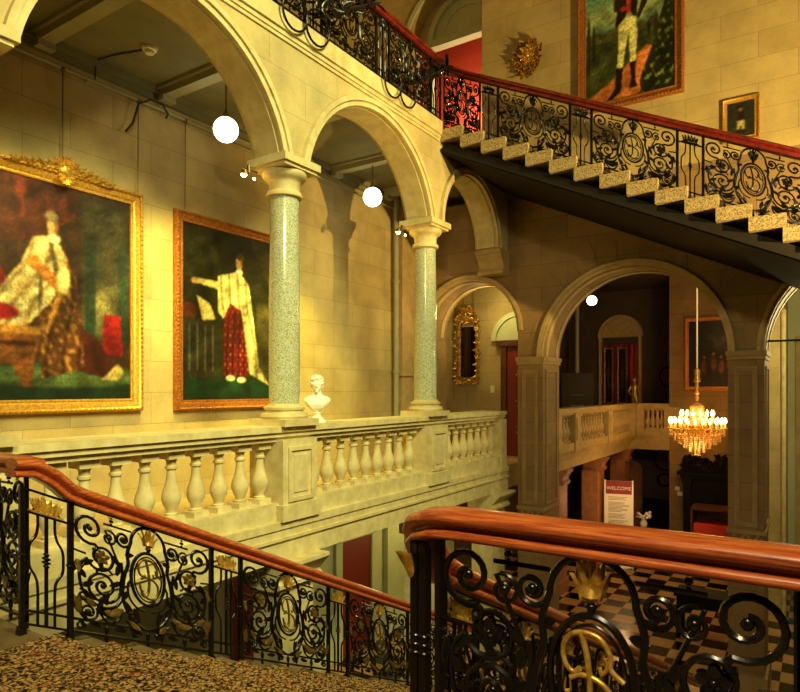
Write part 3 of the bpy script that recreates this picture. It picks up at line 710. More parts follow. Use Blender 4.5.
def p_table(U, V):
    C = np.zeros(U.shape+(3,)); C[:] = np.array((40,40,22))/255
    C = blend(C, np.clip(blob(U,V,13,14)*2,0,1)*.5, (62,58,34)); C = blend(C, quad(U,V,.78,1,.1,.62,.05)*.6, (92,82,50))
    C = blend(C, quad(U,V,0,1,0,.14,.03), (28,56,34)); C = blend(C, quad(U,V,0,1,.13,.2,.03)*.7, (60,66,36))
    C = blend(C, poly(U,V,[(0,.46),(.34,.46),(.36,.2),(.28,.12),(.04,.14)]), (50,46,34))
    for u in (.06,.14,.22,.3): C = blend(C, quad(U,V,u,u+.02,.16,.44), (140,140,120))
    C = blend(C, poly(U,V,[(.14,.6),(.28,.56),(.34,.47),(.2,.46)]), (210,190,120)); C = blend(C, el(U,V,.07,.51,.1,.05,.2), (84,44,26))
    C = blend(C, poly(U,V,[(.42,.66),(.66,.68),(.74,.3),(.7,.14),(.42,.14)]), (92,20,20)); C = blend(C, poly(U,V,[(.42,.66),(.66,.68),(.74,.3),(.7,.14),(.42,.14)])*(np.sin(U*110)*np.sin(V*110)>.82), (200,150,60))
    C = blend(C, poly(U,V,[(.36,.73),(.6,.78),(.72,.7),(.78,.45),(.84,.2),(.98,.08),(.72,.16),(.66,.4),(.62,.54),(.5,.58),(.42,.48),(.36,.52)]), (216,204,140))
    C = blend(C, poly(U,V,[(.36,.7),(.14,.7),(.12,.67),(.36,.65)]), (206,190,120)); C = blend(C, el(U,V,.12,.68,.04,.02,.3), (190,140,84))
    cp_ = poly(U,V,[(.36,.73),(.6,.78),(.72,.7),(.78,.45),(.84,.2),(.98,.08),(.72,.16),(.66,.4),(.62,.54),(.5,.58),(.42,.48),(.36,.52)])
    C = blend(C, cp_*np.clip(np.sin((U*1.3+V*.35)*52+np.sin(V*14))*1.6-.5,0,1)*.6, (112,88,44)); rb = poly(U,V,[(.42,.50),(.66,.56),(.74,.3),(.7,.14),(.42,.14)])
    C = blend(C, rb*(1-cp_)*np.clip(np.sin(U*95+np.sin(V*7)*2)*1.4-.4,0,1)*.8, (44,8,10))
    C = blend(C, el(U,V,.60,.83,.045,.048,.2), (204,160,98)); C = blend(C, el(U,V,.615,.868,.05,.025,.2), (96,66,34)); C = blend(C, el(U,V,.635,.83,.02,.045,.6)*.6, (110,70,40))
    C = blend(C, quad(U,V,.575,.59,.835,.843), (60,36,22)); C = blend(C, quad(U,V,.612,.627,.835,.843), (60,36,22)); C = blend(C, el(U,V,.60,.775,.05,.02,.3), (226,214,170))
    C = blend(C, quad(U,V,.8,.97,.15,.45,.02)*.6, (64,58,36)); C = blend(C, poly(U,V,[(.72,1),(1,1),(1,.7),(.9,.78)])*.7, (74,62,36))
    C = blend(C, el(U,V,.5,.13,.06,.02,.2), (220,210,170)); C = blend(C, el(U,V,.63,.12,.06,.02,.2), (220,210,170))
    return C
def p_land(U, V):
    C = np.zeros(U.shape+(3,)); C[:] = np.array((84,120,96))/255
    C = blend(C, quad(U,V,-1,2,.48,.72,.2)*.9, (206,176,96)); C = blend(C, ((V < .50+.03*blob(U,V*0,5,30))).astype(float), (74,72,40))
    C = blend(C, (V < .42+.05*blob(U,V*0,9,20)).astype(float)*.9, (48,56,28)); C = blend(C, np.clip(blob(U,V,2,45)*3,0,1)*(V < .45)*.5, (84,92,44))
    C = blend(C, poly(U,V,[(0,.03),(.3,.14),(.7,.33),(.9,.28),(.6,.0),(0,0)]), (150,92,48)); C = blend(C, poly(U,V,[(0,.03),(.4,.16),(.6,.24),(.5,.1),(.3,0),(0,0)])*np.clip(blob(U,V,6,35)*2,0,1)*.6, (100,66,36))
    C = blend(C, poly(U,V,[(.62,.1),(.75,.3),(.9,.62),(.96,.74),(1,.72),(1,0),(.64,0)]), (26,30,16)); C = blend(C, poly(U,V,[(.62,.1),(.75,.3),(.9,.62),(1,.72),(1,0),(.64,0)])*np.clip(blob(U,V,7,80)*4-.6,0,1), (96,104,54))
    C = blend(C, poly(U,V,[(.385,.55),(.575,.55),(.60,.44),(.575,.22),(.515,.22),(.50,.45),(.47,.36),(.43,.20),(.365,.20),(.385,.36)]), (216,202,120))
    C = blend(C, poly(U,V,[(.51,.24),(.58,.24),(.57,.13),(.585,.08),(.60,.06),(.50,.06),(.53,.12)]), (26,18,14)); C = blend(C, poly(U,V,[(.36,.22),(.435,.21),(.41,.05),(.34,.02),(.26,-.02),(.25,.0),(.345,.08)]), (26,18,14))
    C = blend(C, poly(U,V,[(.40,.86),(.58,.86),(.60,.66),(.585,.54),(.545,.56),(.50,.62),(.46,.56),(.40,.52),(.345,.50),(.38,.66)]), (34,22,20))
    C = blend(C, poly(U,V,[(.40,.86),(.34,.74),(.33,.62),(.43,.60),(.44,.63),(.385,.66),(.42,.76)]), (40,26,22)); C = blend(C, poly(U,V,[(.57,.86),(.68,.72),(.70,.62),(.61,.52),(.585,.54),(.64,.64),(.60,.72)]), (34,22,20))
    C = blend(C, el(U,V,.45,.62,.05,.02,.2), (120,40,30)); C = blend(C, el(U,V,.50,.66,.03,.11,.3), (170,60,40)); C = blend(C, quad(U,V,.585,.595,.2,.53), (120,90,44))
    C = blend(C, el(U,V,.49,.93,.05,.06,.2), (206,164,110)); C = blend(C, el(U,V,.49,.97,.055,.03,.2), (50,34,22))
    for u, h_ in ((.04,.66),(.1,.58),(.72,.5),(.8,.56)): C = blend(C, el(U,V,u,.42,.022,h_-.42,.3), (34,40,22))
    return np.clip(C*1.35, 0, 1)
def p_small(U, V):
    C = np.zeros(U.shape+(3,)); C[:] = np.array((52,54,34))/255
    C = blend(C, quad(U,V,-1,2,-1,.25,.2)*.7, (66,52,30)); C = blend(C, el(U,V,.5,.58,.16,.18,.15), (40,24,18)); C = blend(C, poly(U,V,[(.38,.46),(.62,.46),(.66,.2),(.54,.2),(.5,.36),(.44,.2),(.34,.22)]), (186,170,110))
    C = blend(C, el(U,V,.5,.78,.07,.08,.2), (150,112,70)); C = blend(C, el(U,V,.46,.86,.17,.05,.2), (24,18,14)); C = blend(C, quad(U,V,.36,.44,.1,.22), (22,16,12)); C = blend(C, quad(U,V,.58,.66,.08,.2), (22,16,12))
    return C
def p_hall(U, V):
    C = np.zeros(U.shape+(3,)); C[:] = np.array((38,26,16))/255
    C = blend(C, el(U,V,.55,.68,.4,.2,.7)*.8, (86,84,52)); C = blend(C, np.clip(blob(U,V,21,25)*2,0,1)*.5, (24,18,10))
    for u, v_ in ((.25,.3),(.4,.35),(.52,.3),(.65,.34),(.78,.28)): C = blend(C, el(U,V,u,v_,.06,.13,.4), (120,76,36)); C = blend(C, el(U,V,u,v_+.15,.03,.03,.3), (170,120,70))
    return C
def p_stripe(U, V):
    C = np.zeros(U.shape+(3,)); C[:] = np.array((30,22,14))/255
    return blend(C, el(U,V,.5,.5,.3,.4,.8)*.8, (120,92,44))
PROF = [(0,0),(0,.05),(.012,.075),(.03,.08),(.045,.06),(.06,.055),(.09,.045),(.115,.03),(.13,.035),(.145,.03),(.15,.012),(.15,0)]
def framed(name, label, loc, rz, w, h, paint, fm='frame', fs=1., crest=False, group=None, cat='painting', tilt=0., glass=None):
    t = thing(name, label, cat, loc, rz, group)
    FR = MB().rect_frame(w, h, [(a*fs, d*fs) for a, d in PROF])
    if paint:
        o = inst(canvas(w-.28*fs, h-.28*fs, paint), 'canvas', t, (0, -.014, 0))
    else:
        MB().box(-w/2+.13*fs, w/2-.13*fs, -.02, -.005, -h/2+.13*fs, h/2-.13*fs).build(glass or 'glass', M['mirror'], t)
    # beaded inner edge
    bd = FR; st_ = .055*max(fs, .6); ww, hh = w-.06*fs, h-.06*fs
    for i in range(int(ww/st_)):
        for z in (-hh/2, hh/2): bd.ell((-ww/2+(i+.5)*st_, -.082*fs, z), .022*fs, .012, .016*fs, 6, 4)
    for i in range(int(hh/st_)):
        for x in (-ww/2, ww/2): bd.ell((x, -.082*fs, -hh/2+(i+.5)*st_), .016*fs, .012, .022*fs, 6, 4)
    FR.build('frame', M[fm], t, smooth=35)
    if crest:
        c = MB()
        for s in (-1, 1):
            for i in range(9):
                a = .1+.16*i; c.leaf((s*(.05+.05*i), -.07, h/2-.03+.05*max(0, 1-i/7)), (s*(.7+.1*i), -.3, .5-.2*(i % 3)), (0, -1, .2), .12, .055, .45, .03)
                c.tube([(s*(.08+.045*i)+.035*cos(q*.8)*(1-q/14), -.09, h/2+.02-.005*i+.035*sin(q*.8)*(1-q/14)) for q in range(10)], .011, 6)
        for q in range(9):
            a = pi*q/8; c.leaf((0, -.08, h/2+.05), (cos(a), -.2, sin(a)*.8+.05), (0, -1, 0), .11, .05, .4, .03)
        for q in range(7):
            a = -pi*q/6; c.leaf((0, -.1, h/2-.07), (cos(a)*.8, -.1, sin(a)), (0, -1, 0), .1, .045, .3, .02)
        c.ell((0, -.1, h/2), .07, .05, .08, 10, 8)
        c.build('crest', M['gold'], t, smooth=50)
    return t
framed('framed_painting', 'largest gilt framed painting with leafy crest, robed figure in a pale cape, at far left', (XW+.01, 3.68, E+1.03), pi/2, 1.94, 2.58, p_robed, crest=True)
framed('framed_painting', 'gilt framed painting of a dark-red-robed figure by a table, cut by the granite column', (XW+.01, 6.03, E+1.0), pi/2, 1.84, 2.55, p_table, fm='frameB', fs=.9)
framed('framed_painting', 'large gilt framed painting of a standing figure in white breeches in a landscape, upper wall', (-2.6, YB-.01, E+5.95), 0, 1.68, 2.62, p_land, fm='frameB', fs=.95)
framed('framed_painting', 'small gilt framed painting of a dark figure, on the wall above the upper flight', (-.98, YB-.01, E+4.03), 0, .5, .66, p_small, fm='frame', fs=.48)
framed('framed_painting', 'dark gilt framed painting on the hall wall behind the chandelier', (-2.33, 19.88, E+1.0), 0, 1.86, 2.12, p_hall, fm='frameB', fs=.85)

# picture rail pipe, hanging rods, cable
t = thing('picture_rail', 'thin painted pipe rail along the gallery wall under the ceiling', 'rail', (XW, 4, E+3.42), world=True)
MB().tube([(XW+.07, -3, E+3.42), (XW+.07, 10.1, E+3.42)], .02, 10).build('pipe', M['pipe'], t, smooth=50)
for y in (2.7, 3.98, 5.3, 6.6, 7.9, 9.2):
    MB().box(XW, XW+.08, y-.02, y+.02, E+3.4, E+3.45).build('bracket', M['pipe'], t)
for y, zb_, lab in ((3.68, E+2.45, 'dark rod hanging from the pipe above the crest of the largest painting'), (4.58, E+2.33, 'dark rod hanging at the right corner of the largest painting'), (5.25, E+2.28, 'dark rod hanging at the left of the painting with the dark red robe')):
    o = MB().tube([(XW+.07, y, E+3.40), (XW+.06, y, zb_)], .007, 6).ell((XW+.07, y, E+3.41), .03, .03, .03).build('picture_rod', M['chain'], None, smooth=50)
    tag(o, lab, 'picture rod', 'rods the paintings hang on')
o = MB().tube([(XW+.06, 4.42, E+3.0), (XW+.08, 4.5, E+3.12), (XW+.1, 4.56, E+3.36), (XW+.12, 4.72, E+3.47), (XW+.12, 4.88, E+3.46), (XW+.1, 4.97, E+3.39), (XW+.08, 4.95, E+3.33)], .012, 6).build('cable', M['cable'], None, smooth=50)
tag(o, 'loose black cable looped over the pipe rail between the two gallery paintings', 'cable')
o = MB().tube([(XW+.12, 10.0, L), (XW+.12, 10.0, E+3.66)], .05, 12).tube([(XW+.12, 10.0, E+.3), (XW+.12, 10.0, E+.36)], .065, 12).tube([(XW+.12, 10.0, E+2), (XW+.12, 10.0, E+2.06)], .065, 12).build('drain_pipe', M['beam'], None, smooth=50)
tag(o, 'vertical painted pipe on the gallery wall just left of the second column', 'pipe')
t = thing('smoke_detector', 'small white smoke detector on the gallery ceiling', 'smoke detector', (-6.03, 4.24, E+3.68))
MB().lathe([(.055,-.035),(.075,-.03),(.08,-.012),(.08,0)], n=20).build('base', M['plastic'], t, smooth=40)
MB().lathe([(.03,-.07),(.045,-.065),(.05,-.035)], n=20).build('sensor', M['plastic'], t, smooth=40)
tag(MB().tube([(-6.1, 4.22, E+3.67), (-6.5, 4.1, E+3.67), (-6.72, 4.05, E+3.66), (-6.75, 4.05, E+3.45)], .008, 6).build('cable', M['cable']), 'thin wire from the smoke detector across the ceiling to the wall', 'cable')

# pendant globes
def globe(loc, ztop, r, label, group):
    t = thing('pendant_lamp', label, 'lamp', loc, group=group)
    h = ztop-loc[2]
    MB().lathe([(.06,h),(.055,h-.03),(.015,h-.05)], n=16).build('ceiling_rose', M['chain'], t, smooth=40)
    ch = MB()
    nl = int((h-.05-r-.06)/.045)
    for i in range(nl):
        z = r+.06+.045*(i+.5)
        ch.tube([((.012*cos(2*pi*q/8) if i % 2 else 0), (0 if i % 2 else .012*cos(2*pi*q/8)), z+.026*sin(2*pi*q/8)) for q in range(9)], .005, 5, False)
    ch.build('chain', M['chain'], t, smooth=50)
    MB().lathe([(.05,r-.015),(.045,r+.03),(.02,r+.05),(.012,r+.08)], n=16).build('gallery_cap', M['chain'], t, smooth=40)
    MB().ell((0,0,0), r, r, r, 32, 20).build('globe', M['globe'], t, smooth=80)
globe((-5.83, 5.12, E+3.05), E+3.68, .145, 'lit white globe lamp hanging on a chain, seen through the large left arch', 'white globe lamps of the gallery')
globe((-5.93, 8.2, E+3.05), E+3.68, .15, 'lit white globe lamp hanging on a chain, seen through the arch between the columns', 'white globe lamps of the gallery')
globe((-5.37, 18.0, E+2.5), E+3.3, .14, 'small lit white globe lamp in the dark hall gallery, under the big arch', 'white globe lamps of the gallery')
# spotlights
def spot(loc, label):
    t = thing('spotlight', label, 'spotlight', loc, group='little spotlights on the capitals')
    MB().tube([(.0,.12,.0),(0,0,0)], .012, 6).tube([(0,.0,.05),(0,0,-.03)], .02, 8).build('bracket', M['chain'], t)
    MB().lathe([(.02,.03),(.035,.02),(.045,-.03)], n=12).shift(-.04, -.02, -.02).build('lamp_head', M['chain'], t, smooth=40)
    MB().ell((-.045, -.03, -.05), .032, .032, .03, 12, 8).ell((.03, .05, -.09), .014, .014, .014).build('bulb', M['bulb'], t, smooth=60)
spot((XC-.2, 5.18-.34, E+2.37), 'tiny lit spotlight clipped to the capital of the first full granite column')
spot((XC-.2, 8.2-.34, E+2.37), 'tiny lit spotlight clipped to the capital of the farther granite column')

# ------------------------------------------------------------------ bust
t = thing('marble_bust', 'white marble portrait bust on the stone balustrade, right of the granite column', 'bust', (XC-.08, 5.82, E-.4), rz=radians(38))
b_ = MB()
def loft(mb, secs, n=28):
    vs = [(rx*cos(2*pi*j/n), cy+ry*sin(2*pi*j/n), z) for z, rx, ry, cy in secs for j in range(n)]
    fs = [(i*n+j, i*n+(j+1)%n, (i+1)*n+(j+1)%n, (i+1)*n+j) for i in range(len(secs)-1) for j in range(n)]
    return mb.add(vs, fs+[tuple(range(n))[::-1], tuple((len(secs)-1)*n+j for j in range(n))])
loft(b_, [(.125,.03,.03,-.01),(.145,.06,.05,-.015),(.18,.10,.068,-.015),(.22,.14,.08,-.01),(.255,.162,.082,.0),(.285,.16,.075,.008),(.31,.125,.062,.012),(.325,.08,.055,.012),(.34,.058,.053,.01),(.37,.05,.05,.006),(.41,.05,.055,.0)])
b_.ell((0,.008,.455), .069, .086, .092, 18, 14).ell((0,-.042,.425), .05, .05, .068, 14, 10).ell((0,-.094,.432), .012, .02, .02)
b_.ell((0,-.086,.392), .02, .014, .008).ell((0,-.076,.368), .022, .022, .018).ell((-.026,-.08,.455), .018, .013, .008).ell((.026,-.08,.455), .018, .013, .008)
b_.ell((-.07,0,.435), .01, .018, .026).ell((.07,0,.435), .01, .018, .026)
for i in range(90):
    a = random.uniform(0, 2*pi); f = random.uniform(-.1, 1.45); x, y, z = .074*sin(a)*cos(f*.9), .01+.09*cos(a)*cos(f*.9), .465+.095*sin(f)
    if y < -.045 and z < .515: continue
    b_.ell((x, y, z), .02, .02, .017, 8, 6)
for i in range(9):
    b_.tube([(-.13+.03*i, -.055-.02*sin(i*.4), .27), (-.09+.024*i, -.088, .22), (-.05+.014*i, -.07, .165)], .012, 6)
o = b_.build('figure', M['marble'], t, smooth=60)
md = o.modifiers.new('remesh', 'REMESH'); md.mode = 'VOXEL'; md.voxel_size = .0065; md.use_smooth_shade = True
sm = o.modifiers.new('smooth', 'SMOOTH'); sm.iterations = 3; sm.factor = .5
MB().lathe([(.085,.03),(.085,.045),(.07,.055),(.045,.075),(.04,.1),(.055,.115),(.055,.13),(.03,.14)], n=24).box(-.1,.1,-.1,.1,0,.032).build('socle', M['marble'], t, smooth=40)

# ------------------------------------------------------------------ upper wall: gilt cartouche
def ornate(mb, path_pts, n, y, size, seed):
    r = random.Random(seed)
    for i in range(n):
        x, z = path_pts(i/n); a = r.uniform(0, 2*pi)
        for q in range(3):
            aa = a+q*2.1+r.uniform(-.4,.4); mb.leaf((x, y, z), (cos(aa), -.25, sin(aa)), (0,-1,0), size*r.uniform(.7,1.3), size*.5, .35, size*.16)
        mb.tube([(x+size*.45*(1-q/12)*cos(a+q*.75), y-size*.25, z+size*.45*(1-q/12)*sin(a+q*.75)) for q in range(10)], size*.11, 6)
t = thing('gilt_wall_bracket', 'gilded carved wall cartouche with leaves on the upper wall, left of the big landscape painting', 'wall sconce', (-4.33, YB, E+5.88))
c = MB(); ornate(c, lambda u: (.24*cos(2*pi*u)*(1 if sin(2*pi*u) > 0 else .75), .29*sin(2*pi*u)), 16, -.06, .11, 4)
c.ell((0,-.02,0), .2, .07, .27, 16, 10).build('leaves', M['oldgold'], t, smooth=50)
c = MB(); ornate(c, lambda u: (.08*cos(2*pi*u)+.03, .12*sin(2*pi*u)+.02), 6, -.12, .1, 9)
for q in range(10):
    a = 2*pi*q/10; c.leaf((.02, -.12, .03), (cos(a), -.1, sin(a)), (0,-1,0), .15, .05, .2, .02)
c.ell((.02,-.12,.03), .055, .06, .07, 12, 8).build('shield', M['gold'], t, smooth=50)

# ------------------------------------------------------------------ room seen through the left wall arch: gilt mirror, red door
wbox('wall_gallery_end', M['stone'], -7.1, XG, 12.5, 12.8, L, E+3.3)
t = thing('gilt_mirror', 'narrow mirror in an ornate carved gilt frame seen through the small arch', 'mirror', (-6.42, 12.48, E+.86))
MB().box(-.19,.19,-.03,-.005,-.6,.5).build('glass', M['mirror'], t)
MB().rect_frame(.5, 1.36, [(0,0),(0,.05),(.03,.07),(.07,.05),(.08,0)]).build('frame', M['oldgold'], t, smooth=30)
c = MB()
def per(u):
    u *= 4
    return [(-.25+.5*u, -.68), (.25, -.68+1.3*(u-1)), (.25-.5*(u-2), .64), (-.25, .64-1.3*(u-3))][min(3, int(u))]
ornate(c, per, 44, -.05, .1, 14); ornate(c, lambda u: (-.2+.4*u, .72+.14*sin(pi*u)), 9, -.05, .12, 3)
c.build('carving', M['gold'], t, smooth=50)
MB().tube([(-.12,-.03,.7),(-.12,-.02,1.9)], .006, 5).tube([(.12,-.03,.7),(.12,-.02,1.9)], .006, 5).build('chain', M['chain'], t)
t = struct(MB().box(-5.62, -4.86, 12.44, 12.5, L, E+.9).build('door_1', M['darkred']))
MB().box(-5.62,-5.5,12.38,12.44,L,E+.92).box(-4.98,-4.86,12.38,12.44,L,E+.92).box(-5.72,-4.76,12.34,12.5,E+.9,E+1.02).build('door_frame', M['brownwood'], t)
lun = MB(); ring(lun, 'x', -5.24, E+1.02, .001, .55, 12.44, 12.5); ring(lun, 'x', -5.24, E+1.02, .5, .6, 12.38, 12.5)
struct(lun.build('trim_13', M['greenwall'], smooth=40))
t = thing('gilt_pilaster_ornament', 'tall gilt carved ornament against the dark red door beyond the small arch', 'ornament', (-5.12, 12.36, L))
c = MB(); ornate(c, lambda u: (.05*sin(u*20), .1+1.9*u), 16, -.03, .1, 8); c.box(-.08,.08,-.03,.0,0,2.1).build('carving', M['oldgold'], t, smooth=50)
t = thing('light_switch', 'small white switch plate on the wall right of the gilt mirror', 'switch', (-5.86, 12.5, E-.0))
MB().box(-.045,.045,-.012,0,-.08,.08).build('plate', M['plastic'], t); MB().box(-.012,.012,-.022,-.012,-.025,.025).build('rocker', M['plastic'], t)

# ------------------------------------------------------------------ under the gallery
t = struct(MB().box(XW-.02, XW+.03, 8.45, 9.3, .0, E-2.6).build('door_2', M['darkred']))
MB().box(XW, XW+.07, 8.28, 8.45, 0, E-2.42).box(XW, XW+.07, 9.3, 9.47, 0, E-2.42).box(XW, XW+.07, 8.28, 9.47, E-2.6, E-2.42).build('door_frame', M['greenwall'], t)
struct(MB().box(XW, XW+.1, 6.9, 7.25, 0, L-.42).box(XW, XW+.1, 9.75, 10.0, 0, L-.42).build('trim_14', M['greenwall']))
struct(MB().box(XW, XW+.02, 6.05, 6.75, 0, E-2.3).build('door_3', M['darkred']))
t = thing('notice_board', 'red and white printed leaflet board on the ground floor, above the handrail corner', 'notice', (-4.6, 12.2, 0))
MB().box(-.22,.22,-.03,0,2.2,2.75).build('board', M['white'], t); MB().prism([(-.2,2.24),(-.2,2.72),(.16,2.3)],'y',-.04,-.03).build('red_print', M['redcloth'], t)
MB().box(-.03,.03,.0,.04,0,2.7).box(-.25,.25,-.15,.2,0,.04).build('stand', M['iron'], t)

# ------------------------------------------------------------------ hall beyond the big arch
XL = -4.75
wbox('wall_hall_far', M['stone3'], -3.67, 5.5, 19.9, 20.2, 0, E+3.3)
wbox('wall_hall_corridor', M['dark_paint'], -7.4, -3.67, 22, 22.3, 0, E+3.3)
wbox('wall_hall_left', M['dark_paint'], -7.4, -7.1, 12.8, 22, 0, E+3.3)
wbox('ceiling_hall', M['dark_paint'], -7.4, 5.5, YB2, 22.3, E+3.3, E+3.5)
wbox('wall_hall_return', M['dark_paint'], -3.7, -3.6, 20.2, 22, 0, E+3.3)
wbox('floor_hall_gallery', M['trimd'], -7.1, XL, 12.8, 22, L-.4, L)
wbox('floor_hall_bridge', M['trimd'], XL, -3.67, 19.9, 22, L-.4, L)
wbox('trim_15', M['trimd'], XL-.3, XL+.06, 12.8, 20.0, L-.14, L)
# balustrade of the hall gallery (two runs)
def far_bal(label, x0, y0, rz, length, peds, nb):
    t = thing('stone_balustrade', label, 'balustrade', (x0, y0, L), rz, 'balustrades of the hall gallery')
    MB().box(0, length, -.17, .17, .86, .97).box(0, length, -.14, .14, .82, .86).build('rail', M['trimd'], t)
    MB().box(0, length, -.15, .15, 0, .19).build('plinth', M['trimd'], t)
    for p in peds: MB().box(p-.2, p+.2, -.18, .18, 0, .86).box(p-.13, p+.13, -.2, -.18, .25, .75).build('pedestal', M['trimd'], t)
    edges = sorted(peds)
    for a, b in zip(edges, edges[1:]):
        n = max(1, int((b-a-.40)/nb))
        for i in range(n): inst(bal_far, 'baluster', t, (a+.22+(b-a-.44)*(i+.5)/n, 0, .19))
far_bal('stone balustrade of the hall gallery receding on the left beyond the big arch', XL, 12.8, pi/2, 7.2, [.2, 1.5, 4.2, 6.9], .22)
far_bal('short stone balustrade across the end of the hall gallery, left of the lit wall', XL+.2, 20.0, 0, .88, [-.02, .95], .125)
# piers with brackets under the hall gallery
for i, y in enumerate((14.0, 17.0, 19.75)):
    m_ = MB().box(XL-.5, XL-.08, y-.3, y+.3, 0, L-.75).prism([(XL-.5,L-.75),(XL-.0,L-.75),(XL+.03,L-.68),(XL-.02,L-.64),(XL+.0,L-.56),(XL+.08,L-.46),(XL+.1,L-.4),(XL-.5,L-.4)], 'y', y-.2, y+.2).box(XL-.52, XL-.05, y-.33, y+.33, 0, .3)
    tag(m_.build('stone_pier', M['redpier']), ['red-brown pier with bracket under the hall gallery, nearest the big arch', 'red-brown pier with bracket under the hall gallery just left of the welcome sign', 'red-brown pier with bracket at the far corner of the hall gallery'][i], 'pier', 'piers under the hall gallery')
wbox('wall_hall_lower', M['redpier'], XL-.5, XL-.42, 17.7, 18.5, 0, L-.4)
# alcove with red curtain, gilt mirrors, statue on the corridor wall
al = MB(); ring(al, 'x', -5.6, E+1.75, .62, .74, 21.9, 22.0); ring(al, 'x', -5.6, E+1.75, .001, .62, 21.96, 22.0)
struct(al.box(-6.3,-6.2,21.9,22,L,E+1.75).box(-5.0,-4.9,21.9,22,L,E+1.75).build('trim_16', M['trimd'], smooth=40))
o = MB(); nn = 24
vs = []
for i in range(nn+1):
    x = -6.18+1.16*i/nn
    vs += [(x, 21.92+.03*sin(i*1.9), L+.02), (x, 21.92+.03*sin(i*1.9), E+1.5), (x, 21.97, E+1.5), (x, 21.97, L+.02)]
o.add(vs, [(i*4+j, i*4+(j+1)%4, i*4+4+(j+1)%4, i*4+4+j) for i in range(nn) for j in range(4)] + [(3,2,1,0),(4*nn,4*nn+1,4*nn+2,4*nn+3)])
tag(o.build('curtain', M['maroon'], smooth=40), 'dark red curtain filling the arched alcove at the end of the hall gallery', 'curtain')
framed('framed_painting', 'narrow gilt framed panel, left of two in the red alcove', (-5.95, 21.85, E+.45), 0, .32, 1.9, p_stripe, fm='oldgold', fs=.4)
framed('framed_painting', 'narrow gilt framed panel, right of two in the red alcove', (-5.5, 21.85, E+.45), 0, .34, 1.9, p_stripe, fm='oldgold', fs=.4)
t = thing('gilt_statue', 'small gold statue on a plinth beside the red alcove', 'statue', (-4.98, 21.3, L))
MB().box(-.16,.16,-.16,.16,0,.72).box(-.2,.2,-.2,.2,.68,.75).build('plinth', M['blackwood'], t)
c = MB().tube([(-.06,0,.75),(-.05,.02,1.0),(-.02,0,1.2)], [.05,.06,.09], 10).tube([(.06,0,.75),(.07,-.03,1.0),(.02,0,1.2)], [.05,.06,.09], 10).tube([(0,0,1.15),(0,.0,1.35),(.0,0,1.52),(0,0,1.6)], [.1,.09,.12,.045], 12)
c.ell((0,0,1.68), .065,.075,.09,12,10).tube([(.11,0,1.5),(.2,-.05,1.4),(.16,-.12,1.55)], [.045,.04,.03], 8).tube([(-.11,0,1.5),(-.18,-.05,1.3),(-.08,-.12,1.2)], [.045,.04,.03], 8)
c.build('figure', M['gold'], t, smooth=60)
t = thing('information_panel', 'grey information panel standing in the hall gallery left of the alcove', 'sign', (-6.3, 19.6, L))
MB().box(-.5,.5,-.02,.02,.3,1.9).build('board', M['greypanel'], t); MB().box(-.2,.2,-.026,-.02,.85,.91).box(-.2,.2,-.026,-.02,1.2,1.23).build('text', M['ink'], t)
MB().box(-.45,-.4,-.2,.2,0,.35).box(.4,.45,-.2,.2,0,.35).build('foot', M['iron'], t)
tag(MB().tube([(-6.6,20.5,L),(-6.6,20.5,E+3.3)], .07, 12).build('post', M['pipe'], smooth=50), 'pale vertical pipe on the left of the hall gallery under the globe lamp', 'pipe')
def oval(x, z, rx, rz, y, label, name='oval_portrait'):
    t = thing(name, label, 'portrait', (x, y, z))
    MB().tube([(rx*cos(2*pi*i/28), -.03, rz*sin(2*pi*i/28)) for i in range(29)], .035, 8, False).build('frame', M['blackwood'], t, smooth=50)
    c = MB(); vs = [(rx*cos(2*pi*i/28), -.015, rz*sin(2*pi*i/28)) for i in range(28)]+[(rx*cos(2*pi*i/28), -.002, rz*sin(2*pi*i/28)) for i in range(28)]
    c.add(vs, [tuple(range(28)), tuple(range(28,56))[::-1]]+[(i,(i+1)%28,28+(i+1)%28,28+i) for i in range(28)]).build('canvas', M['brownwood'], t)
    MB().ell((0,-.02,.06), rx*.3, .012, rz*.3, 10, 8).ell((0,-.02,-.2*rz-.05), rx*.5, .012, rz*.4, 10, 8).build('sitter', M['greypanel'], t, smooth=60)
oval(-4.12, E+.4, .22, .3, 22, 'oval dark portrait above the far hall balustrade')
oval(-4.2, E-2.95, .2, .2, 22, 'small round dark medallion on the wall under the hall gallery', 'round_medallion')
oval(-4.2, E-2.3, .3, .33, 22, 'larger round dark wreath on the wall under the hall gallery', 'round_wreath')
t = thing('wall_labels', 'two small pale labels on the stone wall left of the fireplace', 'label', (-3.45, 19.9, E-3.0))
MB().box(-.06,.06,-.012,0,.05,.16).box(.0,.14,-.012,0,-.1,.02).build('card', M['white'], t)
t = thing('bench', 'dark wooden bench with back under the far end of the hall gallery', 'bench', (-4.25, 21.3, 0))
MB().box(-.5,.5,-.22,.22,.4,.46).build('seat', M['blackwood'], t); MB().box(-.5,.5,.18,.23,.46,1.1).build('backrest', M['blackwood'], t)
for x in (-.45,.45):
    for y in (-.18,.18): MB().box(x-.03,x+.03,y-.03,y+.03,0,.4).build('leg', M['blackwood'], t)
    MB().box(x-.03,x+.03,-.2,.2,.62,.67).build('armrest', M['blackwood'], t)
# arched doorway under the hall gallery
o = MB().box(-5.55,-4.9,21.96,22.0,0,1.9); ring(o,'x',-5.225,1.9,.001,.325,21.96,22.0)
struct(o.build('door_4', M['redpier']))

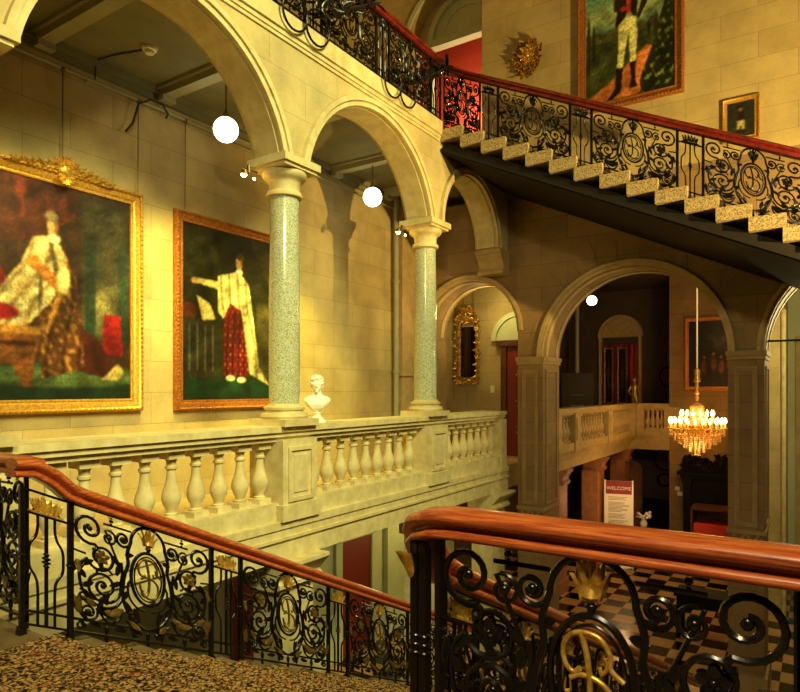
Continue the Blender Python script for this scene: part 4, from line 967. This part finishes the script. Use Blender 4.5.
# welcome sign
t = thing('welcome_sign', 'WELCOME sign with maroon heading on a stand in the hall', 'sign', (-4.37, 17.0, 0), rz=radians(14))
MB().box(-.32,.32,-.02,.02,.98,2.2).build('board', M['white'], t)
MB().box(-.32,.32,-.028,-.02,1.86,2.2).build('heading', M['maroon'], t)
MB().box(-.36,-.32,-.03,.03,.1,2.22).box(.32,.36,-.03,.03,.1,2.22).box(-.36,-.32,-.3,.3,.0,.06).box(.32,.36,-.3,.3,.0,.06).box(-.36,-.32,-.03,.03,0,.1).box(.32,.36,-.03,.03,0,.1).build('stand', M['plastic'], t)
MB().lathe([(.38,0),(.38,.03),(.35,.05)], n=40).build('base', M['white'], t, smooth=40)
tx = MB(); rr = random.Random(3)
for i in range(22):
    z = 1.78-.034*i
    if i in (3, 12, 17): continue
    tx.box(-.26, .26-rr.uniform(0, .2), -.024, -.02, z-.006, z+.006)
tx.build('text', M['ink'], t)
cu = bpy.data.curves.new('lettering', 'FONT'); cu.body = 'WELCOME'; cu.size = .125; cu.align_x = 'CENTER'; cu.extrude = .003
tmp = bpy.data.objects.new('tmp', cu); COL.objects.link(tmp); bpy.context.view_layer.update()
me = bpy.data.meshes.new_from_object(tmp); bpy.data.objects.remove(tmp)
me.transform(Matrix.Translation((0, -.032, 1.97)) @ Matrix.Rotation(pi/2, 4, 'X')); me.materials.clear(); me.materials.append(M['white'])
lo = bpy.data.objects.new('lettering', me); COL.objects.link(lo); lo.parent = t
t = thing('flower_vase', 'small vase of pale flowers beside the foot of the welcome sign', 'vase', (-3.95, 17.9, 0))
MB().lathe([(.16,0),(.16,.8),(.2,.82),(.2,.86)], n=16).build('plinth', M['blackwood'], t)
MB().lathe([(.05,.86),(.09,.92),(.1,1.0),(.06,1.07),(.07,1.1)], n=16).build('vase', M['white'], t, smooth=50)
c = MB()
for i in range(26): c.ell((random.uniform(-.16,.16), random.uniform(-.12,.12), 1.12+random.uniform(0,.16)), .045, .045, .035, 7, 5)
c.build('flowers', M['white'], t, smooth=60)

# fireplace
t = thing('fireplace', 'black carved oak chimneypiece with crested top under the hall painting', 'fireplace', (-2.25, 19.9, 0))
MB().box(-.95,.95,-.5,0,0,2.1).build('body', M['blackwood'], t)
MB().box(-1.02,1.02,-.62,0,2.1,2.2).box(-1.1,1.1,-.68,0,2.2,2.28).build('shelf', M['blackwood'], t)
c = MB()
for x in (-.85,.85): c.box(x-.1,x+.1,-.58,-.5,0,2.1).box(x-.13,x+.13,-.62,-.5,0,.2).box(x-.13,x+.13,-.62,-.5,1.95,2.1)
for x in (-.4,.4): c.box(x-.26,x+.26,-.54,-.5,.9,1.8)
c.build('pilaster', M['blackwood'], t)
c = MB(); ornate(c, lambda u: (-.95+1.9*u, 2.36+.28*abs(sin(u*9))), 22, -.4, .2, 5)
for x in (-.9, 0, .9): c.ell((x,-.4,2.5), .11,.09,.24,10,8)
c.box(-1.0,1.0,-.45,-.1,2.28,2.42).build('crest', M['blackwood'], t, smooth=50)
t = thing('display_case', 'dark wooden table case with red lining in front of the fireplace', 'display case', (-2.1, 17.8, 0))
MB().box(-.62,.62,-.35,.35,.85,.98).box(-.62,-.57,-.35,.35,.98,1.6).box(.57,.62,-.35,.35,.98,1.6).box(-.62,.62,.3,.35,.98,1.6).box(-.62,.62,-.35,.35,1.56,1.62).build('case', M['brownwood'], t)
MB().box(-.55,.55,-.33,.28,.98,1.22).build('red_lining', M['redcloth'], t)
for x in (-.57,.57):
    for y in (-.3,.3): MB().box(x-.04,x+.04,y-.04,y+.04,0,.85).build('leg', M['brownwood'], t)
# dark table in the hall under the foreground rail
t = thing('hall_table', 'dark side table on the chequered floor at the foot of the right arch pier', 'table', (-1.75, 12.9, 0))
MB().box(-.5,.5,-.3,.3,.78,.84).box(-.46,.46,-.26,.26,.6,.78).build('tabletop', M['blackwood'], t)
for x in (-.43,.43):
    for y in (-.23,.23): MB().box(x-.035,x+.035,y-.035,y+.035,0,.6).build('leg', M['blackwood'], t)

# chandelier
t = thing('chandelier', 'lit crystal chandelier hanging in the hall under the big arch', 'chandelier', (-2.5, 17.0, E-1.0))
MB().tube([(0,0,1.5),(0,0,4.29)], .02, 8).lathe([(.08,4.3),(.07,4.24),(.02,4.2)], n=12).build('suspension_rod', M['white'], t)
MB().lathe([(.03,1.5),(.075,1.45),(.055,1.3),(.085,1.18),(.03,1.15),(.05,1.05),(.02,1.0),(.06,.9),(.02,.85),(.05,.8),(.02,.7)], n=16).build('tassel', M['gold'], t, smooth=50)
MB().lathe([(.02,.68),(.15,.6),(.17,.56),(.15,.2),(.2,.1),(.1,0),(.16,-.12),(.05,-.2)], n=16).build('glass_stem', M['crystal'], t, smooth=50)
rgm = MB().tube([(.42*cos(2*pi*i/32), .42*sin(2*pi*i/32), -.12) for i in range(33)], .016, 6, False).tube([(.2*cos(2*pi*i/32), .2*sin(2*pi*i/32), .0) for i in range(33)], .016, 6, False)
rgm.build('ring', M['gold'], t, smooth=50)
arm_m = MB().tube([(.1,0,0),(.25,0,-.14),(.45,0,-.16),(.58,0,-.06),(.62,0,.02)], .013, 6).lathe([(.01,.0),(.05,.02),(.055,.035)], (.62,0,.02), 10).mesh('arm', M['gold'], 50)
arm2_m = MB().tube([(.1,0,.06),(.2,0,.0),(.32,0,.05),(.36,0,.2)], .012, 6).lathe([(.01,.0),(.045,.02),(.05,.035)], (.36,0,.2), 10).mesh('arm', M['gold'], 50)
cand = MB().tube([(0,0,0),(0,0,.11)], .014, 8).mesh('candle', M['candle'], 50)
flam = MB().lathe([(.008,.11),(.026,.14),(.029,.165),(.018,.205),(.003,.25)], n=8).mesh('flame', M['flame'], 60)
for n_, am, r, z in ((24, arm_m, .62, .055), (14, arm2_m, .36, .235)):
    for i in range(n_):
        a = 2*pi*(i+.3)/n_
        inst(am, 'arm', t, (0,0,0), a)
        c_ = inst(cand, 'candle', t, (r*cos(a), r*sin(a), z)); inst(flam, 'flame', c_)
cr = MB()
for rad, n_, z0, z1 in ((.62,40,.0,-.14), (.52,36,-.1,-.28), (.42,32,-.14,-.36), (.3,26,-.2,-.46), (.18,18,-.28,-.56), (.07,8,-.36,-.64)):
    for i in range(n_):
        a = 2*pi*i/n_+random.uniform(-.04,.04); x, y = rad*cos(a), rad*sin(a)
        k = max(1, int((z0-z1)/.045))
        for q in range(k): cr.ell((x, y, z0-(q+.5)*(z0-z1)/k), .016, .016, .02, 5, 4)
for i in range(36):
    a = 2*pi*i/36
    for q in range(5): cr.ell(((.16+.02*sin(q))*cos(a), (.16+.02*sin(q))*sin(a), .16+.09*q), .013, .013, .02, 5, 4)
o = cr.build('crystal_fringe', M['crystal'], t); o['kind'] = 'stuff'

# right-hand opening: pale stone pier, wall and cable
wbox('wall_hall_right', M['stone2'], -.95, -.6, 15.0, 19.9, 0, E+3.3)
struct(MB().tube([(-.6,14.97,0),(-.6,14.97,E+1.6)], .045, 10).build('trim_17', M['trim'], smooth=50))
wbox('wall_hall_right_end', M['greenwall'], -.6, 5.5, 17, 17.2, 0, E+3.3)
struct(MB().box(-.45, .3, 16.94, 17, 1, E+1.2).box(-.35,.2,16.9,16.94,1.1,E+1.1).build('trim_18', M['trimd']))
tag(MB().tube([(-.67, YB+.3, E+.72), (2.24, YB+.3, E+.72)], .016, 6).build('tie_rod', M['iron'], smooth=50), 'thin dark tie rod across the opening at the right edge', 'tie rod')
t = thing('armchair', 'dark wooden armchair by the pale wall at the right edge', 'chair', (-.1, 15.6, 0))
MB().box(-.3,.3,-.28,.28,.4,.5).build('seat', M['blackwood'], t); MB().box(-.3,.3,.24,.3,.5,1.25).tube([(-.3,.27,1.25),(0,.27,1.36),(.3,.27,1.25)], .04, 8).build('backrest', M['blackwood'], t)
for x in (-.27,.27):
    for y in (-.25,.25): MB().box(x-.03,x+.03,y-.03,y+.03,0,.4).build('leg', M['blackwood'], t)
    MB().box(x-.03,x+.03,-.28,.28,.68,.73).box(x-.025,x+.025,-.25,-.2,.5,.68).build('armrest', M['blackwood'], t)

# ------------------------------------------------------------------ lights
def light(kind, name, loc, energy, color, size=.3, target=None, spot=None, blend_=.5, sy=None):
    d = bpy.data.lights.new(name, kind); d.energy = energy; d.color = color
    if kind == 'AREA':
        d.size = size
        if sy: d.shape = 'RECTANGLE'; d.size_y = sy
    else: d.shadow_soft_size = size
    if spot: d.spot_size = radians(spot); d.spot_blend = blend_
    o = bpy.data.objects.new(name, d); COL.objects.link(o); o.location = loc
    if target: o.rotation_euler = (Vector(target)-Vector(loc)).to_track_quat('-Z', 'Y').to_euler()
    return o
WARM = (1, .78, .28); YEL = (1, .86, .36)
GRN = (1, .97, .42)
light('SPOT', 'facade_fill', (3.6, 3.0, E+7.6), 6600, GRN, 1.7, (-4.74, 4.7, E+1.5), 56, .9)  # added spot, its cone kept to the arcade front
light('AREA', 'foreground_fill', (.5, -.6, E+3.6), 270, (1, .84, .44), .7, (-.9, 2.2, L+.6))  # fill light added behind the camera for the foreground handrail and gilding
light('SPOT', 'balustrade_fill', (2.6, -.5, E+4.2), 400, (1, .95, .40), .35, (-4.6, 4.2, E-.7), 46, .7)  # added narrow spot that brightens the left railing and balustrade
light('SPOT', 'painting_lamp', (XC-.35, 2.4, E+2.5), 420, (1, .84, .20), .10, (XW, 3.8, E+.2), 100, 1.)
light('SPOT', 'painting_lamp', (XC-.4, 4.5, E+2.45), 420, (1, .84, .20), .08, (XW, 5.6, E+.2), 100, 1.)
light('SPOT', 'painting_lamp', (XC-.4, 6.2, E+2.45), 680, (1, .80, .12), .08, (XW, 7.0, E-.2), 80, 1.)
light('POINT', 'passage_lamp', (-5.5, 11.75, E+1.6), 26, WARM, .15)
light('SPOT', 'upper_wall_lamp', (2.8, 7.0, E+1.0), 3000, (1, .70, .22), .03, (-4.6, YB, E+6.2), 76, .5)
light('SPOT', 'arch_fill', (2.2, 7.0, E+.3), 330, (1, .78, .32), .25, (-4.6, YB, E+.6), 40, .9)  # spot added out of view to lift the left pier and small arch
light('POINT', 'red_room_lamp', (-6.2, YB2+.9, E+6.0), 85, (1, .85, .5), .2)
light('POINT', 'undercroft_lamp', (-5.6, 8.3, L-1.0), 11, (1, .95, .5), .2)
light('POINT', 'undercroft_lamp', (-5.7, 10.3, L-1.0), 34, (1, .84, .28), .15)
light('POINT', 'chandelier_light', (-2.5, 17.0, E-1.35), 40, (1, .62, .24), .03)
light('POINT', 'hall_lamp', (-1.7, 15.2, E+2.2), 120, (1, .62, .26), .2)
light('POINT', 'hall_gallery_lamp', (-4.0, 16.0, 1.8), 30, (1, .55, .22), .1)
light('POINT', 'right_passage_lamp', (.3, 12.9, E+1.0), 210, (1, .80, .34), .2)
w = bpy.data.worlds.new('world'); SC.world = w; w.use_nodes = True
bg = w.node_tree.nodes['Background']; bg.inputs[0].default_value = (1, .80, .42, 1); bg.inputs[1].default_value = .02

# ------------------------------------------------------------------ camera
cd = bpy.data.cameras.new('camera'); cd.sensor_width = 36; cd.lens = 636/800*36; cd.shift_y = 43/800; cd.clip_start = .05
co = bpy.data.objects.new('camera', cd); COL.objects.link(co); co.location = (0, 0, E); co.rotation_euler = (pi/2, 0, radians(33.4)); SC.camera = co
SC.view_settings.view_transform = 'Standard'; SC.view_settings.look = 'None'; SC.view_settings.exposure = 0.; SC.view_settings.gamma = 1
SC.view_settings.use_curve_mapping = False
